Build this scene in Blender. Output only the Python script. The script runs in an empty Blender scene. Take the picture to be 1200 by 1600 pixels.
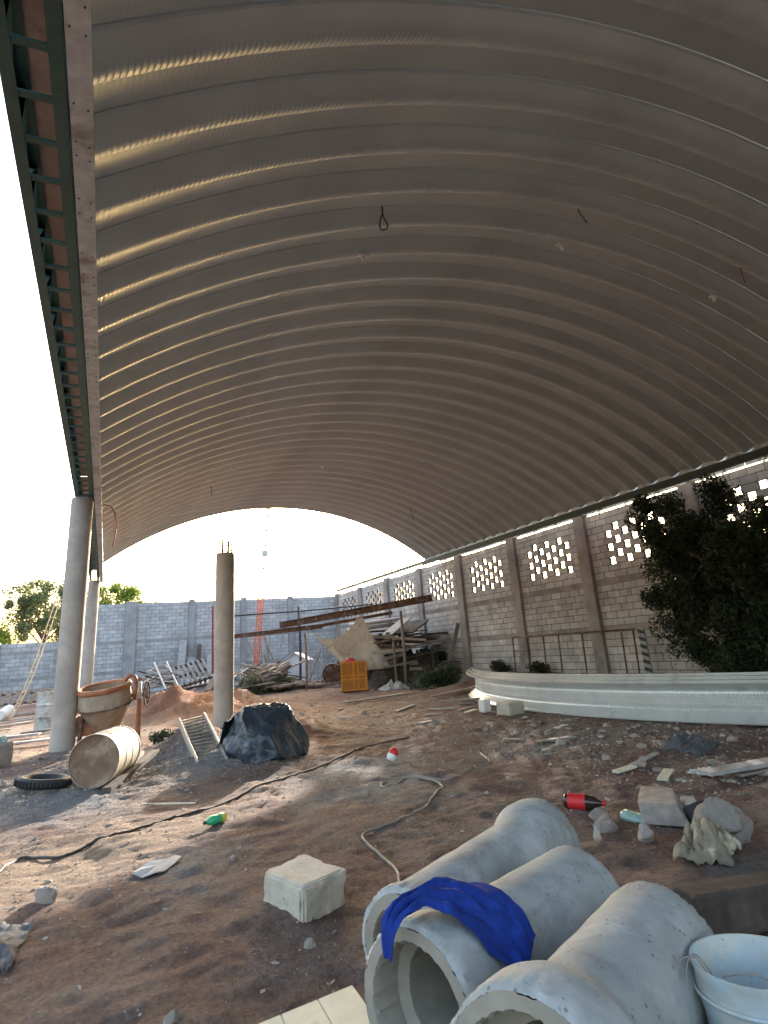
import bpy, math, random
from mathutils import Vector, Matrix, noise
random.seed(7)
S = bpy.context.scene
COL = S.collection
PI = math.pi
R_ = math.radians
V = Vector

# ------------------------------------------------------------------ camera
EYE = 1.3
cam_d = bpy.data.cameras.new("camera")
cam = bpy.data.objects.new("camera", cam_d)
COL.objects.link(cam)
cx = (0.9187913546708854, -0.38870508994181413, -0.06878080862686775)
cd = (0.06072931961303162, 0.31135661324235286, -0.9483506783514157)
cf = (0.3900440953550995, 0.8671593927552063, 0.3096775601089689)
cam.matrix_world = Matrix(((cx[0], -cd[0], -cf[0], 0), (cx[1], -cd[1], -cf[1], 0), (cx[2], -cd[2], -cf[2], EYE), (0, 0, 0, 1)))
cam_d.sensor_fit = 'VERTICAL'
cam_d.sensor_height = 36
cam_d.lens = 36 * 972 / 1600
cam_d.shift_y = -106 / 1600
cam_d.clip_start = 0.05
cam_d.clip_end = 2000
S.camera = cam

# ------------------------------------------------------------------ light
SUN_AZ, SUN_EL = R_(31.3), R_(13.8)          # azimuth from +Y towards +X
world = bpy.data.worlds.new("World")
S.world = world
world.use_nodes = True
wn = world.node_tree.nodes
bg = wn["Background"]
sky = wn.new("ShaderNodeTexSky")
sky.sky_type = 'NISHITA'
sky.sun_disc = False
sky.sun_elevation = SUN_EL
sky.sun_rotation = SUN_AZ
sky.air_density = 1.0
sky.dust_density = 7.0
sky.ozone_density = 0.3
world.node_tree.links.new(sky.outputs[0], bg.inputs[0])
bg.inputs[1].default_value = 0.15
sd = bpy.data.lights.new("sun", 'SUN')
sun = bpy.data.objects.new("sun", sd)
COL.objects.link(sun)
sd.energy = 2.0
sd.angle = R_(0.6)
sd.color = (1.0, 0.92, 0.84)
sdir = V((math.sin(SUN_AZ) * math.cos(SUN_EL), math.cos(SUN_AZ) * math.cos(SUN_EL), math.sin(SUN_EL)))
sun.rotation_euler = sdir.to_track_quat('Z', 'Y').to_euler()
S.view_settings.view_transform = 'Standard'
S.view_settings.look = 'None'
S.view_settings.exposure = 3.0
S.view_settings.gamma = 1.0
S.render.resolution_x, S.render.resolution_y = 768, 1024

# ------------------------------------------------------------------ materials
MATS = {}
def mat(name, base, rough=0.8, metal=0.0, var=0.25, scale=4.0, bump=0.2, bscale=60.0, bdist=0.01, second=None, sscale=1.5,
        srange=(0.5, 0.62), island=0.0, trans=0.0, spec=0.5, bands=None):
    """base colour with two scales of variation, an optional second colour in patches, and noise bump"""
    if name in MATS: return MATS[name]
    m = bpy.data.materials.new(name); m.use_nodes = True
    nt = m.node_tree; n = nt.nodes; L = nt.links
    b = n["Principled BSDF"]
    b.inputs["Roughness"].default_value = rough
    b.inputs["Metallic"].default_value = metal
    b.inputs["Specular IOR Level"].default_value = spec
    if trans: b.inputs["Transmission Weight"].default_value = trans
    tc = n.new("ShaderNodeTexCoord")
    co = tc.outputs["Object"]
    nz = n.new("ShaderNodeTexNoise"); nz.inputs["Scale"].default_value = scale; nz.inputs["Detail"].default_value = 8; nz.inputs["Roughness"].default_value = 0.65
    L.new(co, nz.inputs["Vector"])
    mr = n.new("ShaderNodeMapRange"); mr.inputs[1].default_value = 0.3; mr.inputs[2].default_value = 0.7
    mr.inputs[3].default_value = 1 - var; mr.inputs[4].default_value = 1 + var
    L.new(nz.outputs[0], mr.inputs[0])
    col = None
    rgb = n.new("ShaderNodeRGB"); rgb.outputs[0].default_value = (*base, 1)
    col = rgb.outputs[0]
    if second:
        n2 = n.new("ShaderNodeTexNoise"); n2.inputs["Scale"].default_value = sscale; n2.inputs["Detail"].default_value = 9; n2.inputs["Roughness"].default_value = 0.62
        L.new(co, n2.inputs["Vector"])
        m2 = n.new("ShaderNodeMapRange"); m2.inputs[1].default_value = srange[0]; m2.inputs[2].default_value = srange[1]
        L.new(n2.outputs[0], m2.inputs[0])
        mx = n.new("ShaderNodeMix"); mx.data_type = 'RGBA'
        L.new(m2.outputs[0], mx.inputs["Factor"]); L.new(col, mx.inputs["A"]); mx.inputs["B"].default_value = (*second, 1)
        col = mx.outputs["Result"]
    sc = n.new("ShaderNodeVectorMath"); sc.operation = 'SCALE'
    L.new(col, sc.inputs[0]); L.new(mr.outputs[0], sc.inputs["Scale"])
    out = sc.outputs[0]
    if island:
        g = n.new("ShaderNodeNewGeometry")
        m3 = n.new("ShaderNodeMapRange"); m3.inputs[3].default_value = 1 - island; m3.inputs[4].default_value = 1 + island
        L.new(g.outputs["Random Per Island"], m3.inputs[0])
        s2 = n.new("ShaderNodeVectorMath"); s2.operation = 'SCALE'
        L.new(out, s2.inputs[0]); L.new(m3.outputs[0], s2.inputs["Scale"]); out = s2.outputs[0]
    L.new(out, b.inputs["Base Color"])
    if bump:
        nb = n.new("ShaderNodeTexNoise"); nb.inputs["Scale"].default_value = bscale; nb.inputs["Detail"].default_value = 6
        L.new(co, nb.inputs["Vector"])
        bp = n.new("ShaderNodeBump"); bp.inputs["Strength"].default_value = bump; bp.inputs["Distance"].default_value = bdist
        L.new(nb.outputs[0], bp.inputs["Height"]); L.new(bp.outputs[0], b.inputs["Normal"])
    MATS[name] = m
    return m

M_sheet = mat("painted_sheet", (0.60, 0.645, 0.645), 0.44, 0.55, 0.10, 0.7, 0.10, 9.0, 0.004, (0.53, 0.57, 0.57), 0.6, (0.45, 0.7))
M_white_sheet = mat("white_sheet", (0.62, 0.63, 0.61), 0.28, 0.25, 0.10, 2.0, 0.1, 12.0, 0.003, (0.42, 0.43, 0.42), 3.0, (0.58, 0.72))
M_seam = mat("seam_dark", (0.05, 0.045, 0.04), 0.8)
M_galv = mat("galvanised_steel", (0.40, 0.43, 0.44), 0.42, 0.55, 0.25, 9.0, 0.05, 40, 0.003, (0.24, 0.23, 0.21), 4.0, (0.52, 0.66))
M_green = mat("green_primer", (0.022, 0.075, 0.062), 0.5, 0.0, 0.30, 5.0, 0.08, 60, 0.003, (0.05, 0.04, 0.03), 6.0, (0.62, 0.75))
M_eaves = mat("dark_beam_paint", (0.035, 0.045, 0.04), 0.6)
M_pinkplate = mat("pinkish_plate", (0.40, 0.31, 0.27), 0.7, 0.0, 0.3, 6, 0.1, 30, 0.004, (0.28, 0.15, 0.10), 3.0, (0.5, 0.7))
M_column = mat("column_concrete", (0.40, 0.36, 0.31), 0.85, 0, 0.12, 2.5, 0.15, 45, 0.004, (0.32, 0.29, 0.26), 1.2, (0.48, 0.6))
M_conc = mat("raw_concrete", (0.36, 0.35, 0.33), 0.9, 0, 0.2, 4.0, 0.4, 50, 0.008, (0.26, 0.25, 0.24), 2.0, (0.5, 0.65))
M_block = mat("concrete_block", (0.50, 0.46, 0.42), 0.92, 0, 0.22, 3.0, 0.5, 70, 0.008, (0.38, 0.34, 0.30), 0.7, (0.45, 0.65), island=0.16)
M_mortar = mat("mortar", (0.085, 0.08, 0.075), 0.95, 0, 0.3, 8.0, 0.5, 60, 0.01)
M_blockpale = mat("pale_concrete_block", (0.42, 0.425, 0.43), 0.92, 0, 0.2, 3.0, 0.5, 70, 0.008, (0.33, 0.335, 0.34), 0.7, (0.45, 0.65), island=0.14)
M_mortarpale = mat("pale_mortar", (0.17, 0.17, 0.17), 0.95, 0, 0.3, 8.0, 0.5, 60, 0.01)
M_beampale = mat("pale_bond_concrete", (0.30, 0.30, 0.30), 0.92, 0, 0.2, 2.5, 0.4, 40, 0.008, (0.22, 0.22, 0.22), 1.1, (0.45, 0.65))
M_gravel = mat("grit", (0.24, 0.215, 0.19), 0.95, 0, 0.2, 9, 0, island=0.35)
M_beam = mat("bond_concrete", (0.31, 0.265, 0.235), 0.92, 0, 0.25, 2.5, 0.4, 40, 0.008, (0.20, 0.175, 0.155), 1.1, (0.45, 0.65))
M_pipe = mat("pipe_concrete", (0.33, 0.345, 0.33), 0.88, 0, 0.16, 5.0, 0.35, 90, 0.004, (0.47, 0.48, 0.475), 2.6, (0.50, 0.62))
M_pipe_in = mat("pipe_inside", (0.30, 0.27, 0.22), 0.9, 0, 0.2, 6.0, 0.3, 80, 0.004)
M_whiteconc = mat("pale_concrete", (0.52, 0.47, 0.38), 0.92, 0, 0.2, 5.0, 0.6, 60, 0.008, (0.34, 0.30, 0.26), 5.0, (0.55, 0.7))
M_rock = mat("grey_rubble", (0.30, 0.265, 0.235), 0.95, 0, 0.3, 9.0, 0.6, 60, 0.008, (0.26, 0.20, 0.16), 6, (0.5, 0.65), island=0.3)
M_palerock = mat("pale_rubble", (0.36, 0.325, 0.285), 0.95, 0, 0.25, 9.0, 0.6, 60, 0.008, (0.33, 0.25, 0.19), 7, (0.5, 0.65), island=0.35)
M_wood = mat("weathered_wood", (0.24, 0.20, 0.165), 0.85, 0, 0.35, 9.0, 0.4, 50, 0.006, island=0.35)
M_greywood = mat("grey_wood", (0.30, 0.29, 0.28), 0.85, 0, 0.3, 9.0, 0.4, 50, 0.006, island=0.35)
M_darkwood = mat("dark_wood", (0.065, 0.050, 0.040), 0.9, 0, 0.4, 7.0, 0.5, 40, 0.01, (0.14, 0.11, 0.09), 3, (0.5, 0.7), island=0.4)
M_rust = mat("rusty_steel", (0.13, 0.065, 0.040), 0.8, 0.2, 0.4, 9.0, 0.3, 60, 0.004, (0.22, 0.20, 0.18), 5, (0.5, 0.65))
M_redrust = mat("red_primer_steel", (0.26, 0.055, 0.03), 0.7, 0.0, 0.3, 8)
M_orange = mat("orange_paint", (0.33, 0.125, 0.06), 0.6, 0, 0.3, 8.0, 0.2, 50, 0.004, (0.20, 0.10, 0.06), 5.0, (0.52, 0.62))
M_cementsteel = mat("cement_caked_steel", (0.34, 0.27, 0.20), 0.85, 0, 0.2, 7.0, 0.3, 60, 0.006, (0.20, 0.12, 0.075), 4.0, (0.56, 0.68))
M_barrel = mat("barrel_paint", (0.58, 0.50, 0.36), 0.6, 0, 0.2, 7.0, 0.1, 60, 0.004, (0.28, 0.17, 0.10), 5, (0.6, 0.72))
M_barrelhead = mat("barrel_head_rust", (0.20, 0.125, 0.08), 0.8, 0, 0.3, 6.0, 0.2, 60, 0.004, (0.38, 0.29, 0.20), 4, (0.5, 0.66))
M_black = mat("black_rubber", (0.022, 0.022, 0.024), 0.7, 0, 0.3, 12)
M_blackmark = mat("black_paint", (0.02, 0.02, 0.02), 0.6)
M_white = mat("white_plastic", (0.72, 0.72, 0.70), 0.5, 0, 0.1, 12)
M_aluminium = mat("aluminium", (0.50, 0.50, 0.49), 0.4, 0.6, 0.2, 10)
M_slat = mat("ladder_slats", (0.20, 0.19, 0.17), 0.75, 0.1, 0.3, 10)
M_tarp = mat("dark_blue_tarp", (0.030, 0.042, 0.056), 0.42, 0, 0.35, 5.0, 0.3, 30, 0.01, (0.075, 0.085, 0.09), 2.6, (0.52, 0.68))
M_cable = mat("cable_sheath", (0.055, 0.045, 0.04), 0.7)
M_greycable = mat("grey_cable", (0.25, 0.22, 0.19), 0.7)
M_blue = mat("blue_cloth", (0.014, 0.040, 0.24), 0.95, 0, 0.35, 22, 0.5, 400, 0.002, spec=0.2)
M_bucket = mat("bucket_plastic", (0.42, 0.50, 0.53), 0.5, 0, 0.15, 7, 0.15, 40, 0.004, (0.50, 0.50, 0.45), 8, (0.48, 0.62))
M_sludge = mat("bucket_residue", (0.16, 0.17, 0.16), 0.9, 0, 0.4, 14, 0.8, 40, 0.02, (0.35, 0.36, 0.34), 9, (0.5, 0.6))
M_cream = mat("cream_board", (0.58, 0.55, 0.42), 0.75, 0, 0.15, 7, 0.15, 60, 0.003, (0.30, 0.25, 0.17), 7, (0.62, 0.72))
M_greyplastic = mat("grey_film", (0.09, 0.09, 0.095), 0.95, 0, 0.3, 9, 0.5, 30, 0.01)
M_sack = mat("beige_sackcloth", (0.50, 0.45, 0.37), 0.9, 0, 0.18, 5, 0.4, 90, 0.003, (0.30, 0.24, 0.17), 3, (0.5, 0.7))
M_crate = mat("orange_yellow_plastic", (0.66, 0.25, 0.012), 0.5, 0, 0.2, 9, 0.1, 40, 0.004, (0.42, 0.17, 0.02), 5, (0.5, 0.7))
M_cratein = mat("orange_panel", (0.42, 0.15, 0.01), 0.55, 0, 0.2, 9)
M_red = mat("red_plastic", (0.60, 0.02, 0.025), 0.5, 0, 0.1, 12)
M_dog = mat("white_house_panel", (0.60, 0.62, 0.66), 0.6, 0, 0.08, 6)
M_pvc = mat("grey_pvc", (0.45, 0.46, 0.47), 0.5, 0, 0.15, 6)
M_bluetarp = mat("light_blue_tarp", (0.20, 0.33, 0.50), 0.6, 0, 0.25, 6, 0.3, 30, 0.01)
M_cola = mat("dark_bottle", (0.035, 0.02, 0.018), 0.15, 0, 0.1, 12, 0)
M_clearpet = mat("pale_green_bottle", (0.30, 0.46, 0.40), 0.2, 0, 0.2, 14, 0.4, 40, 0.01)
M_greenpet = mat("green_bottle", (0.05, 0.42, 0.20), 0.25, 0, 0.2, 14, 0.3, 40, 0.01)
M_yellow = mat("yellow_label", (0.65, 0.55, 0.05), 0.5)
M_paper = mat("grey_cardboard", (0.40, 0.39, 0.38), 0.9, 0, 0.2, 14, 0.5, 60, 0.005)
M_bag = mat("crumpled_bag", (0.24, 0.20, 0.14), 0.7, 0, 0.3, 12, 0.5, 50, 0.01, (0.50, 0.44, 0.32), 6, (0.5, 0.62))
M_bagwhite = mat("white_bags", (0.50, 0.50, 0.49), 0.6, 0, 0.3, 12, 0.5, 50, 0.01)
M_mast = mat("mast_paint", (0.60, 0.17, 0.08), 0.6, 0, 0.2, 10)
M_mastw = mat("mast_pale_paint", (0.55, 0.50, 0.46), 0.6, 0, 0.2, 10)
M_bark = mat("bark", (0.11, 0.085, 0.065), 0.95, 0, 0.3, 12, 0.6, 40, 0.01)
def leafmat(name, c, island=0.45):
    m = mat(name, c, 0.65, 0, 0.2, 3.0, 0, island=island, spec=0.3)
    nt = m.node_tree; n = nt.nodes
    b = n["Principled BSDF"]; o = n["Material Output"]
    tr = n.new("ShaderNodeBsdfTranslucent"); mx = n.new("ShaderNodeMixShader"); mx.inputs[0].default_value = 0.3
    src = b.inputs["Base Color"].links[0].from_socket
    nt.links.new(src, tr.inputs[0]); nt.links.new(b.outputs[0], mx.inputs[1]); nt.links.new(tr.outputs[0], mx.inputs[2])
    nt.links.new(mx.outputs[0], o.inputs[0])
    return m
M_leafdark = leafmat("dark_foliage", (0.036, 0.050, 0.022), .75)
M_leaf = leafmat("tree_foliage", (0.13, 0.165, 0.075))
M_leafbright = leafmat("bright_foliage", (0.15, 0.22, 0.035))
M_weed = leafmat("weeds", (0.060, 0.080, 0.045))

def pits(m, scale, depth, stain=None):
    nt = m.node_tree; n = nt.nodes; L = nt.links; b = n["Principled BSDF"]; bp = b.inputs["Normal"].links[0].from_node
    co = next(x for x in n if x.type == 'TEX_COORD').outputs["Object"]
    vo = n.new("ShaderNodeTexVoronoi"); vo.inputs["Scale"].default_value = scale; vo.inputs["Randomness"].default_value = 1; L.new(co, vo.inputs["Vector"])
    nz = n.new("ShaderNodeTexNoise"); nz.inputs["Scale"].default_value = scale * .25; nz.inputs["Detail"].default_value = 5; L.new(co, nz.inputs["Vector"])
    r = n.new("ShaderNodeMapRange"); r.inputs[1].default_value = .08; r.inputs[2].default_value = .22; L.new(vo.outputs["Distance"], r.inputs[0])
    r2 = n.new("ShaderNodeMapRange"); r2.inputs[1].default_value = .50; r2.inputs[2].default_value = .60; r2.inputs[3].default_value = 1; r2.inputs[4].default_value = 0; L.new(nz.outputs[0], r2.inputs[0])
    mx = n.new("ShaderNodeMath"); mx.operation = 'MAXIMUM'; L.new(r.outputs[0], mx.inputs[0]); L.new(r2.outputs[0], mx.inputs[1])
    b2 = n.new("ShaderNodeBump"); b2.inputs["Strength"].default_value = .8; b2.inputs["Distance"].default_value = depth
    L.new(mx.outputs[0], b2.inputs["Height"]); L.new(bp.outputs[0], b2.inputs["Normal"]); L.new(b2.outputs[0], b.inputs["Normal"])
    src = b.inputs["Base Color"].links[0].from_socket
    m3 = n.new("ShaderNodeMapRange"); m3.inputs[3].default_value = .55; m3.inputs[4].default_value = 1.0; L.new(mx.outputs[0], m3.inputs[0])
    s3 = n.new("ShaderNodeVectorMath"); s3.operation = 'SCALE'; L.new(src, s3.inputs[0]); L.new(m3.outputs[0], s3.inputs["Scale"]); out = s3.outputs[0]
    if stain:
        n4 = n.new("ShaderNodeTexNoise"); n4.inputs["Scale"].default_value = 3.4; n4.inputs["Detail"].default_value = 10; n4.inputs["Roughness"].default_value = .72; n4.inputs["Distortion"].default_value = .6
        mp = n.new("ShaderNodeMapping"); mp.inputs["Location"].default_value = (7, 3, 5); L.new(co, mp.inputs["Vector"]); L.new(mp.outputs[0], n4.inputs["Vector"])
        m4 = n.new("ShaderNodeMapRange"); m4.inputs[1].default_value = .54; m4.inputs[2].default_value = .68; m4.inputs[4].default_value = .75; L.new(n4.outputs[0], m4.inputs[0])
        x4 = n.new("ShaderNodeMix"); x4.data_type = 'RGBA'; L.new(m4.outputs[0], x4.inputs["Factor"]); L.new(out, x4.inputs["A"]); x4.inputs["B"].default_value = (*stain, 1); out = x4.outputs["Result"]
    L.new(out, b.inputs["Base Color"])
pits(M_pipe, 38, .004, (0.20, 0.175, 0.155)); pits(M_whiteconc, 30, .006, (0.40, 0.33, 0.26)); pits(M_column, 26, .002, (0.33, 0.28, 0.24))
pits(M_barrel, 60, .001, (0.26, 0.15, 0.09)); pits(M_bucket, 50, .0008, (0.36, 0.36, 0.33)); pits(M_white_sheet, 14, .0005)
# ground material: red brown earth, grey gravel and painted shade, tan painted where sun falls
def ground_mat():
    m = bpy.data.materials.new("earth_ground"); m.use_nodes = True
    nt = m.node_tree; n = nt.nodes; L = nt.links; b = n["Principled BSDF"]
    b.inputs["Roughness"].default_value = 0.95; b.inputs["Specular IOR Level"].default_value = 0.15
    tc = n.new("ShaderNodeTexCoord"); co = tc.outputs["Object"]
    def nz(s, d=9, r=0.65, dist=0.0):
        x = n.new("ShaderNodeTexNoise"); x.inputs["Scale"].default_value = s; x.inputs["Detail"].default_value = d
        x.inputs["Roughness"].default_value = r; x.inputs["Distortion"].default_value = dist; L.new(co, x.inputs["Vector"]); return x.outputs[0]
    def rng(s, a, c, lo=0.0, hi=1.0):
        x = n.new("ShaderNodeMapRange"); x.inputs[1].default_value = a; x.inputs[2].default_value = c
        x.inputs[3].default_value = lo; x.inputs[4].default_value = hi; L.new(s, x.inputs[0]); return x.outputs[0]
    def mix(f, a, c):
        x = n.new("ShaderNodeMix"); x.data_type = 'RGBA'; L.new(f, x.inputs["Factor"])
        if isinstance(a, tuple): x.inputs["A"].default_value = (*a, 1)
        else: L.new(a, x.inputs["A"])
        if isinstance(c, tuple): x.inputs["B"].default_value = (*c, 1)
        else: L.new(c, x.inputs["B"])
        return x.outputs["Result"]
    at = n.new("ShaderNodeAttribute"); at.attribute_name = "soil"     # painted tones: R grey gravel and shade, G red clay, B tan for sunlight
    sp = n.new("ShaderNodeSeparateColor"); L.new(at.outputs["Color"], sp.inputs[0])
    base = mix(rng(nz(1.3, 10, 0.7, 0.6), 0.38, 0.62), (0.190, 0.122, 0.096), (0.275, 0.205, 0.170))
    base = mix(rng(nz(0.8, 9, 0.7, 0.3), 0.50, 0.68), base, (0.225, 0.122, 0.092))
    base = mix(rng(nz(0.55, 9, 0.75), 0.53, 0.66), base, (0.245, 0.225, 0.205))
    def addn(s, k):
        x = n.new("ShaderNodeMath"); x.operation = 'MULTIPLY_ADD'; L.new(nz(2.3, 8, 0.7), x.inputs[0]); x.inputs[1].default_value = k
        y = n.new("ShaderNodeMath"); y.operation = 'ADD'; L.new(s, y.inputs[0]); y.inputs[1].default_value = -0.5 * k
        L.new(y.outputs[0], x.inputs[2]); return x.outputs[0]
    base = mix(rng(addn(sp.outputs[0], 1.2), 0.35, 0.75), base, (0.235, 0.230, 0.225))
    base = mix(rng(addn(sp.outputs[1], 1.0), 0.35, 0.75), base, (0.250, 0.130, 0.090))
    base = mix(rng(addn(sp.outputs[2], 1.0), 0.35, 0.75), base, (0.340, 0.250, 0.180))
    vo = n.new("ShaderNodeTexVoronoi"); vo.inputs["Scale"].default_value = 26; L.new(co, vo.inputs["Vector"])
    peb = rng(vo.outputs["Distance"], 0.10, 0.24, 1.0, 0.0)
    spk = n.new("ShaderNodeMath"); spk.operation = 'MULTIPLY'; L.new(peb, spk.inputs[0]); L.new(rng(nz(5.0, 6), 0.50, 0.62, 0, 0.7), spk.inputs[1])
    base = mix(spk.outputs[0], base, (0.36, 0.33, 0.30))
    fin = rng(nz(34, 6, 0.75), 0.32, 0.68, 0.62, 1.35)
    sc = n.new("ShaderNodeVectorMath"); sc.operation = 'SCALE'; L.new(base, sc.inputs[0]); L.new(fin, sc.inputs["Scale"])
    L.new(sc.outputs[0], b.inputs["Base Color"])
    h1 = nz(14, 9, 0.7); h2 = nz(70, 5, 0.7)
    ad = n.new("ShaderNodeMath"); ad.operation = 'MULTIPLY_ADD'; L.new(h2, ad.inputs[0]); ad.inputs[1].default_value = 0.35; L.new(h1, ad.inputs[2])
    ad2 = n.new("ShaderNodeMath"); ad2.operation = 'MULTIPLY_ADD'; L.new(peb, ad2.inputs[0]); ad2.inputs[1].default_value = 0.10; L.new(ad.outputs[0], ad2.inputs[2])
    bp = n.new("ShaderNodeBump"); bp.inputs["Strength"].default_value = 1.0; bp.inputs["Distance"].default_value = 0.075
    L.new(ad2.outputs[0], bp.inputs["Height"]); L.new(bp.outputs[0], b.inputs["Normal"])
    return m
M_ground = ground_mat()

# ------------------------------------------------------------------ mesh helpers
class MB:
    def __init__(s): s.v = []; s.f = []
    def add(s, vs, fs):
        o = len(s.v); s.v += [tuple(x) for x in vs]; s.f += [tuple(i + o for i in f) for f in fs]; return s
    def box(s, a, b):
        x0, y0, z0 = a; x1, y1, z1 = b
        return s.add([(x0, y0, z0), (x1, y0, z0), (x1, y1, z0), (x0, y1, z0), (x0, y0, z1), (x1, y0, z1), (x1, y1, z1), (x0, y1, z1)],
                     [(3, 2, 1, 0), (4, 5, 6, 7), (0, 1, 5, 4), (1, 2, 6, 5), (2, 3, 7, 6), (3, 0, 4, 7)])
    def bar(s, p, q, w, h, up=(0, 0, 1)):
        """box from p to q, width w across, h along up"""
        p = V(p); q = V(q); d = (q - p).normalized(); u = V(up)
        x = d.cross(u)
        if x.length < 1e-4: x = d.cross(V((1, 0, 0)))
        x.normalize(); u = x.cross(d).normalized()
        vs = []
        for e in (p, q):
            for (i, j) in ((-1, -1), (1, -1), (1, 1), (-1, 1)): vs.append(e + x * (i * w / 2) + u * (j * h / 2))
        return s.add(vs, [(0, 1, 2, 3), (7, 6, 5, 4), (0, 4, 5, 1), (1, 5, 6, 2), (2, 6, 7, 3), (3, 7, 4, 0)])
    def tube(s, pts, r, n=8, caps=True):
        pts = [V(p) for p in pts]; rs = r if isinstance(r, (list, tuple)) else [r] * len(pts)
        vs = []; fs = []; prev = None
        for i, p in enumerate(pts):
            d = (pts[min(i + 1, len(pts) - 1)] - pts[max(i - 1, 0)]).normalized()
            if prev is None:
                a = d.cross(V((0, 0, 1)))
                if a.length < 1e-3: a = d.cross(V((1, 0, 0)))
            else: a = prev - d * prev.dot(d)
            a.normalize(); prev = a; b = d.cross(a)
            for k in range(n):
                t = 2 * PI * k / n; vs.append(p + (a * math.cos(t) + b * math.sin(t)) * rs[i])
        for i in range(len(pts) - 1):
            for k in range(n):
                fs.append((i * n + k, i * n + (k + 1) % n, (i + 1) * n + (k + 1) % n, (i + 1) * n + k))
        if caps: fs.append(tuple(range(n))[::-1]); fs.append(tuple((len(pts) - 1) * n + k for k in range(n)))
        return s.add(vs, fs)
    def lathe(s, prof, n=32, M=None, closed=False, wob=0.0, chip=0.0):
        """prof: list of (r, z) round local z"""
        vs = []; fs = []
        for j, (r, z) in enumerate(prof):
            for k in range(n):
                t = 2 * PI * k / n; rr = r
                if wob:
                    rr += wob * noise.noise(V((math.cos(t) * 1.6, math.sin(t) * 1.6, z * 6)))
                    if chip and (j < 3 or j > len(prof) - 4): rr -= chip * max(0, noise.noise(V((math.cos(t) * 9, math.sin(t) * 9, j * .4))) - .1) + chip * .3 * noise.noise(V((math.cos(t) * 30, math.sin(t) * 30, j)))
                p = V((rr * math.cos(t), rr * math.sin(t), z))
                vs.append(M @ p if M else p)
        for j in range(len(prof) - 1 + (1 if closed else 0)):
            j2 = (j + 1) % len(prof)
            for k in range(n): fs.append((j * n + k, j * n + (k + 1) % n, j2 * n + (k + 1) % n, j2 * n + k))
        return s.add(vs, fs)
    def grid(s, fn, nu, nv):
        vs = [fn(i / nu, j / nv) for j in range(nv + 1) for i in range(nu + 1)]
        fs = [(j * (nu + 1) + i, j * (nu + 1) + i + 1, (j + 1) * (nu + 1) + i + 1, (j + 1) * (nu + 1) + i) for j in range(nv) for i in range(nu)]
        return s.add(vs, fs)
    def xf(s, M): s.v = [tuple(M @ V(p)) for p in s.v]; return s
    def build(s, name, m, parent=None, smooth=False, loc=None, bevel=0, thick=0, autos=None):
        me = bpy.data.meshes.new(name)
        if loc is not None: 
            l = V(loc); me.from_pydata([tuple(V(p) - l) for p in s.v], [], s.f)
        else: me.from_pydata(s.v, [], s.f)
        me.materials.append(m)
        if smooth:
            me.polygons.foreach_set("use_smooth", [True] * len(me.polygons))
            if autos:
                me.set_sharp_from_angle(angle=autos)
        me.update()
        o = bpy.data.objects.new(name, me); COL.objects.link(o)
        if loc is not None: o.location = loc
        if parent is not None:
            o.parent = parent
            if loc is None: o.location = -V(parent.location) if parent.rotation_euler.z == 0 else o.location
        if thick:
            md = o.modifiers.new("thickness", 'SOLIDIFY'); md.thickness = thick; md.offset = 0
        if bevel:
            md = o.modifiers.new("bevel", 'BEVEL'); md.width = bevel; md.segments = 2; md.limit_method = 'ANGLE'
        return o

def tag(o, label=None, cat=None, group=None, kind=None):
    if label: o["label"] = label
    if cat: o["category"] = cat
    if group: o["group"] = group
    if kind: o["kind"] = kind
    return o
def thing(name, loc, label, cat, group=None):
    o = bpy.data.objects.new(name, None); COL.objects.link(o); o.location = loc; o.empty_display_size = 0.1
    return tag(o, label, cat, group)
def fbm(x, y, z=0.0, s=1.0, o=4):
    return noise.fractal(V((x * s, y * s, z)), 1.0, 2.0, o)

# ------------------------------------------------------------------ terrain
def gauss(x, y, cx_, cy_, rx, ry, a=0.0):
    dx, dy = x - cx_, y - cy_; c, s_ = math.cos(a), math.sin(a)
    u = (dx * c + dy * s_) / rx; v = (-dx * s_ + dy * c) / ry
    return math.exp(-(u * u + v * v))
def sstep(a, b, x):
    t = min(1, max(0, (x - a) / (b - a))); return t * t * (3 - 2 * t)
def H(x, y):
    inside = -30 < x < 40 and -20 < y < 60
    h = 0.0
    if not inside: return 0.0
    d = math.hypot(x, y)
    h += 0.045 * fbm(x, y, 3.1, 0.45, 3) 
    h += 0.030 * fbm(x, y, 9.1, 2.2, 4) - 0.010 * abs(noise.noise(V((x * 1.3, y * 2.6, 2.2))))
    if d < 16: h += 0.017 * fbm(x, y, 1.7, 8.0, 3) * (1 - sstep(10, 16, d))
    if d < 14: h -= 0.012 * max(0, noise.noise(V((x * 3.1, y * 3.1, 6.5))) - .18) * 2; h += .012 * max(0, noise.noise(V((x * 4.3 + 9, y * 4.3, 1.5))) - .25) * 2
    # keep flat where heavy things stand
    k = gauss(x, y, -0.6, 13.1, .5, .5) + gauss(x, y, 2.28, 14, .5, .5); h *= max(0, 1 - k)
    h += 0.28 * sstep(9.0, 11.6, x) * sstep(1, 6, y) * (1 - sstep(26, 32, y))
    n1 = 1 + .35 * fbm(x, y, 5, 1.6, 4)
    h += 0.62 * gauss(x, y, 1.75, 17.2, 1.25, 1.5) * n1
    h += 0.45 * gauss(x, y, 3.2, 19.2, 1.0, 1.2) * n1
    h += 0.34 * gauss(x, y, 1.35, 10.9, .55, .8) * n1
    h += 0.10 * gauss(x, y, 1.25, 9.3, .6, .35) * n1
    h += 0.26 * gauss(x, y, 3.05, 11.2, .55, .8) * n1
    h += 0.12 * gauss(x, y, -.35, 9.6, .5, .5) * n1
    h += 0.10 * gauss(x, y, 5.6, 6.2, 1.6, .6, -.3) * n1 * .6
    h += 0.22 * gauss(x, y, 8.6, 15.8, .9, .7) * n1
    return h
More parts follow.
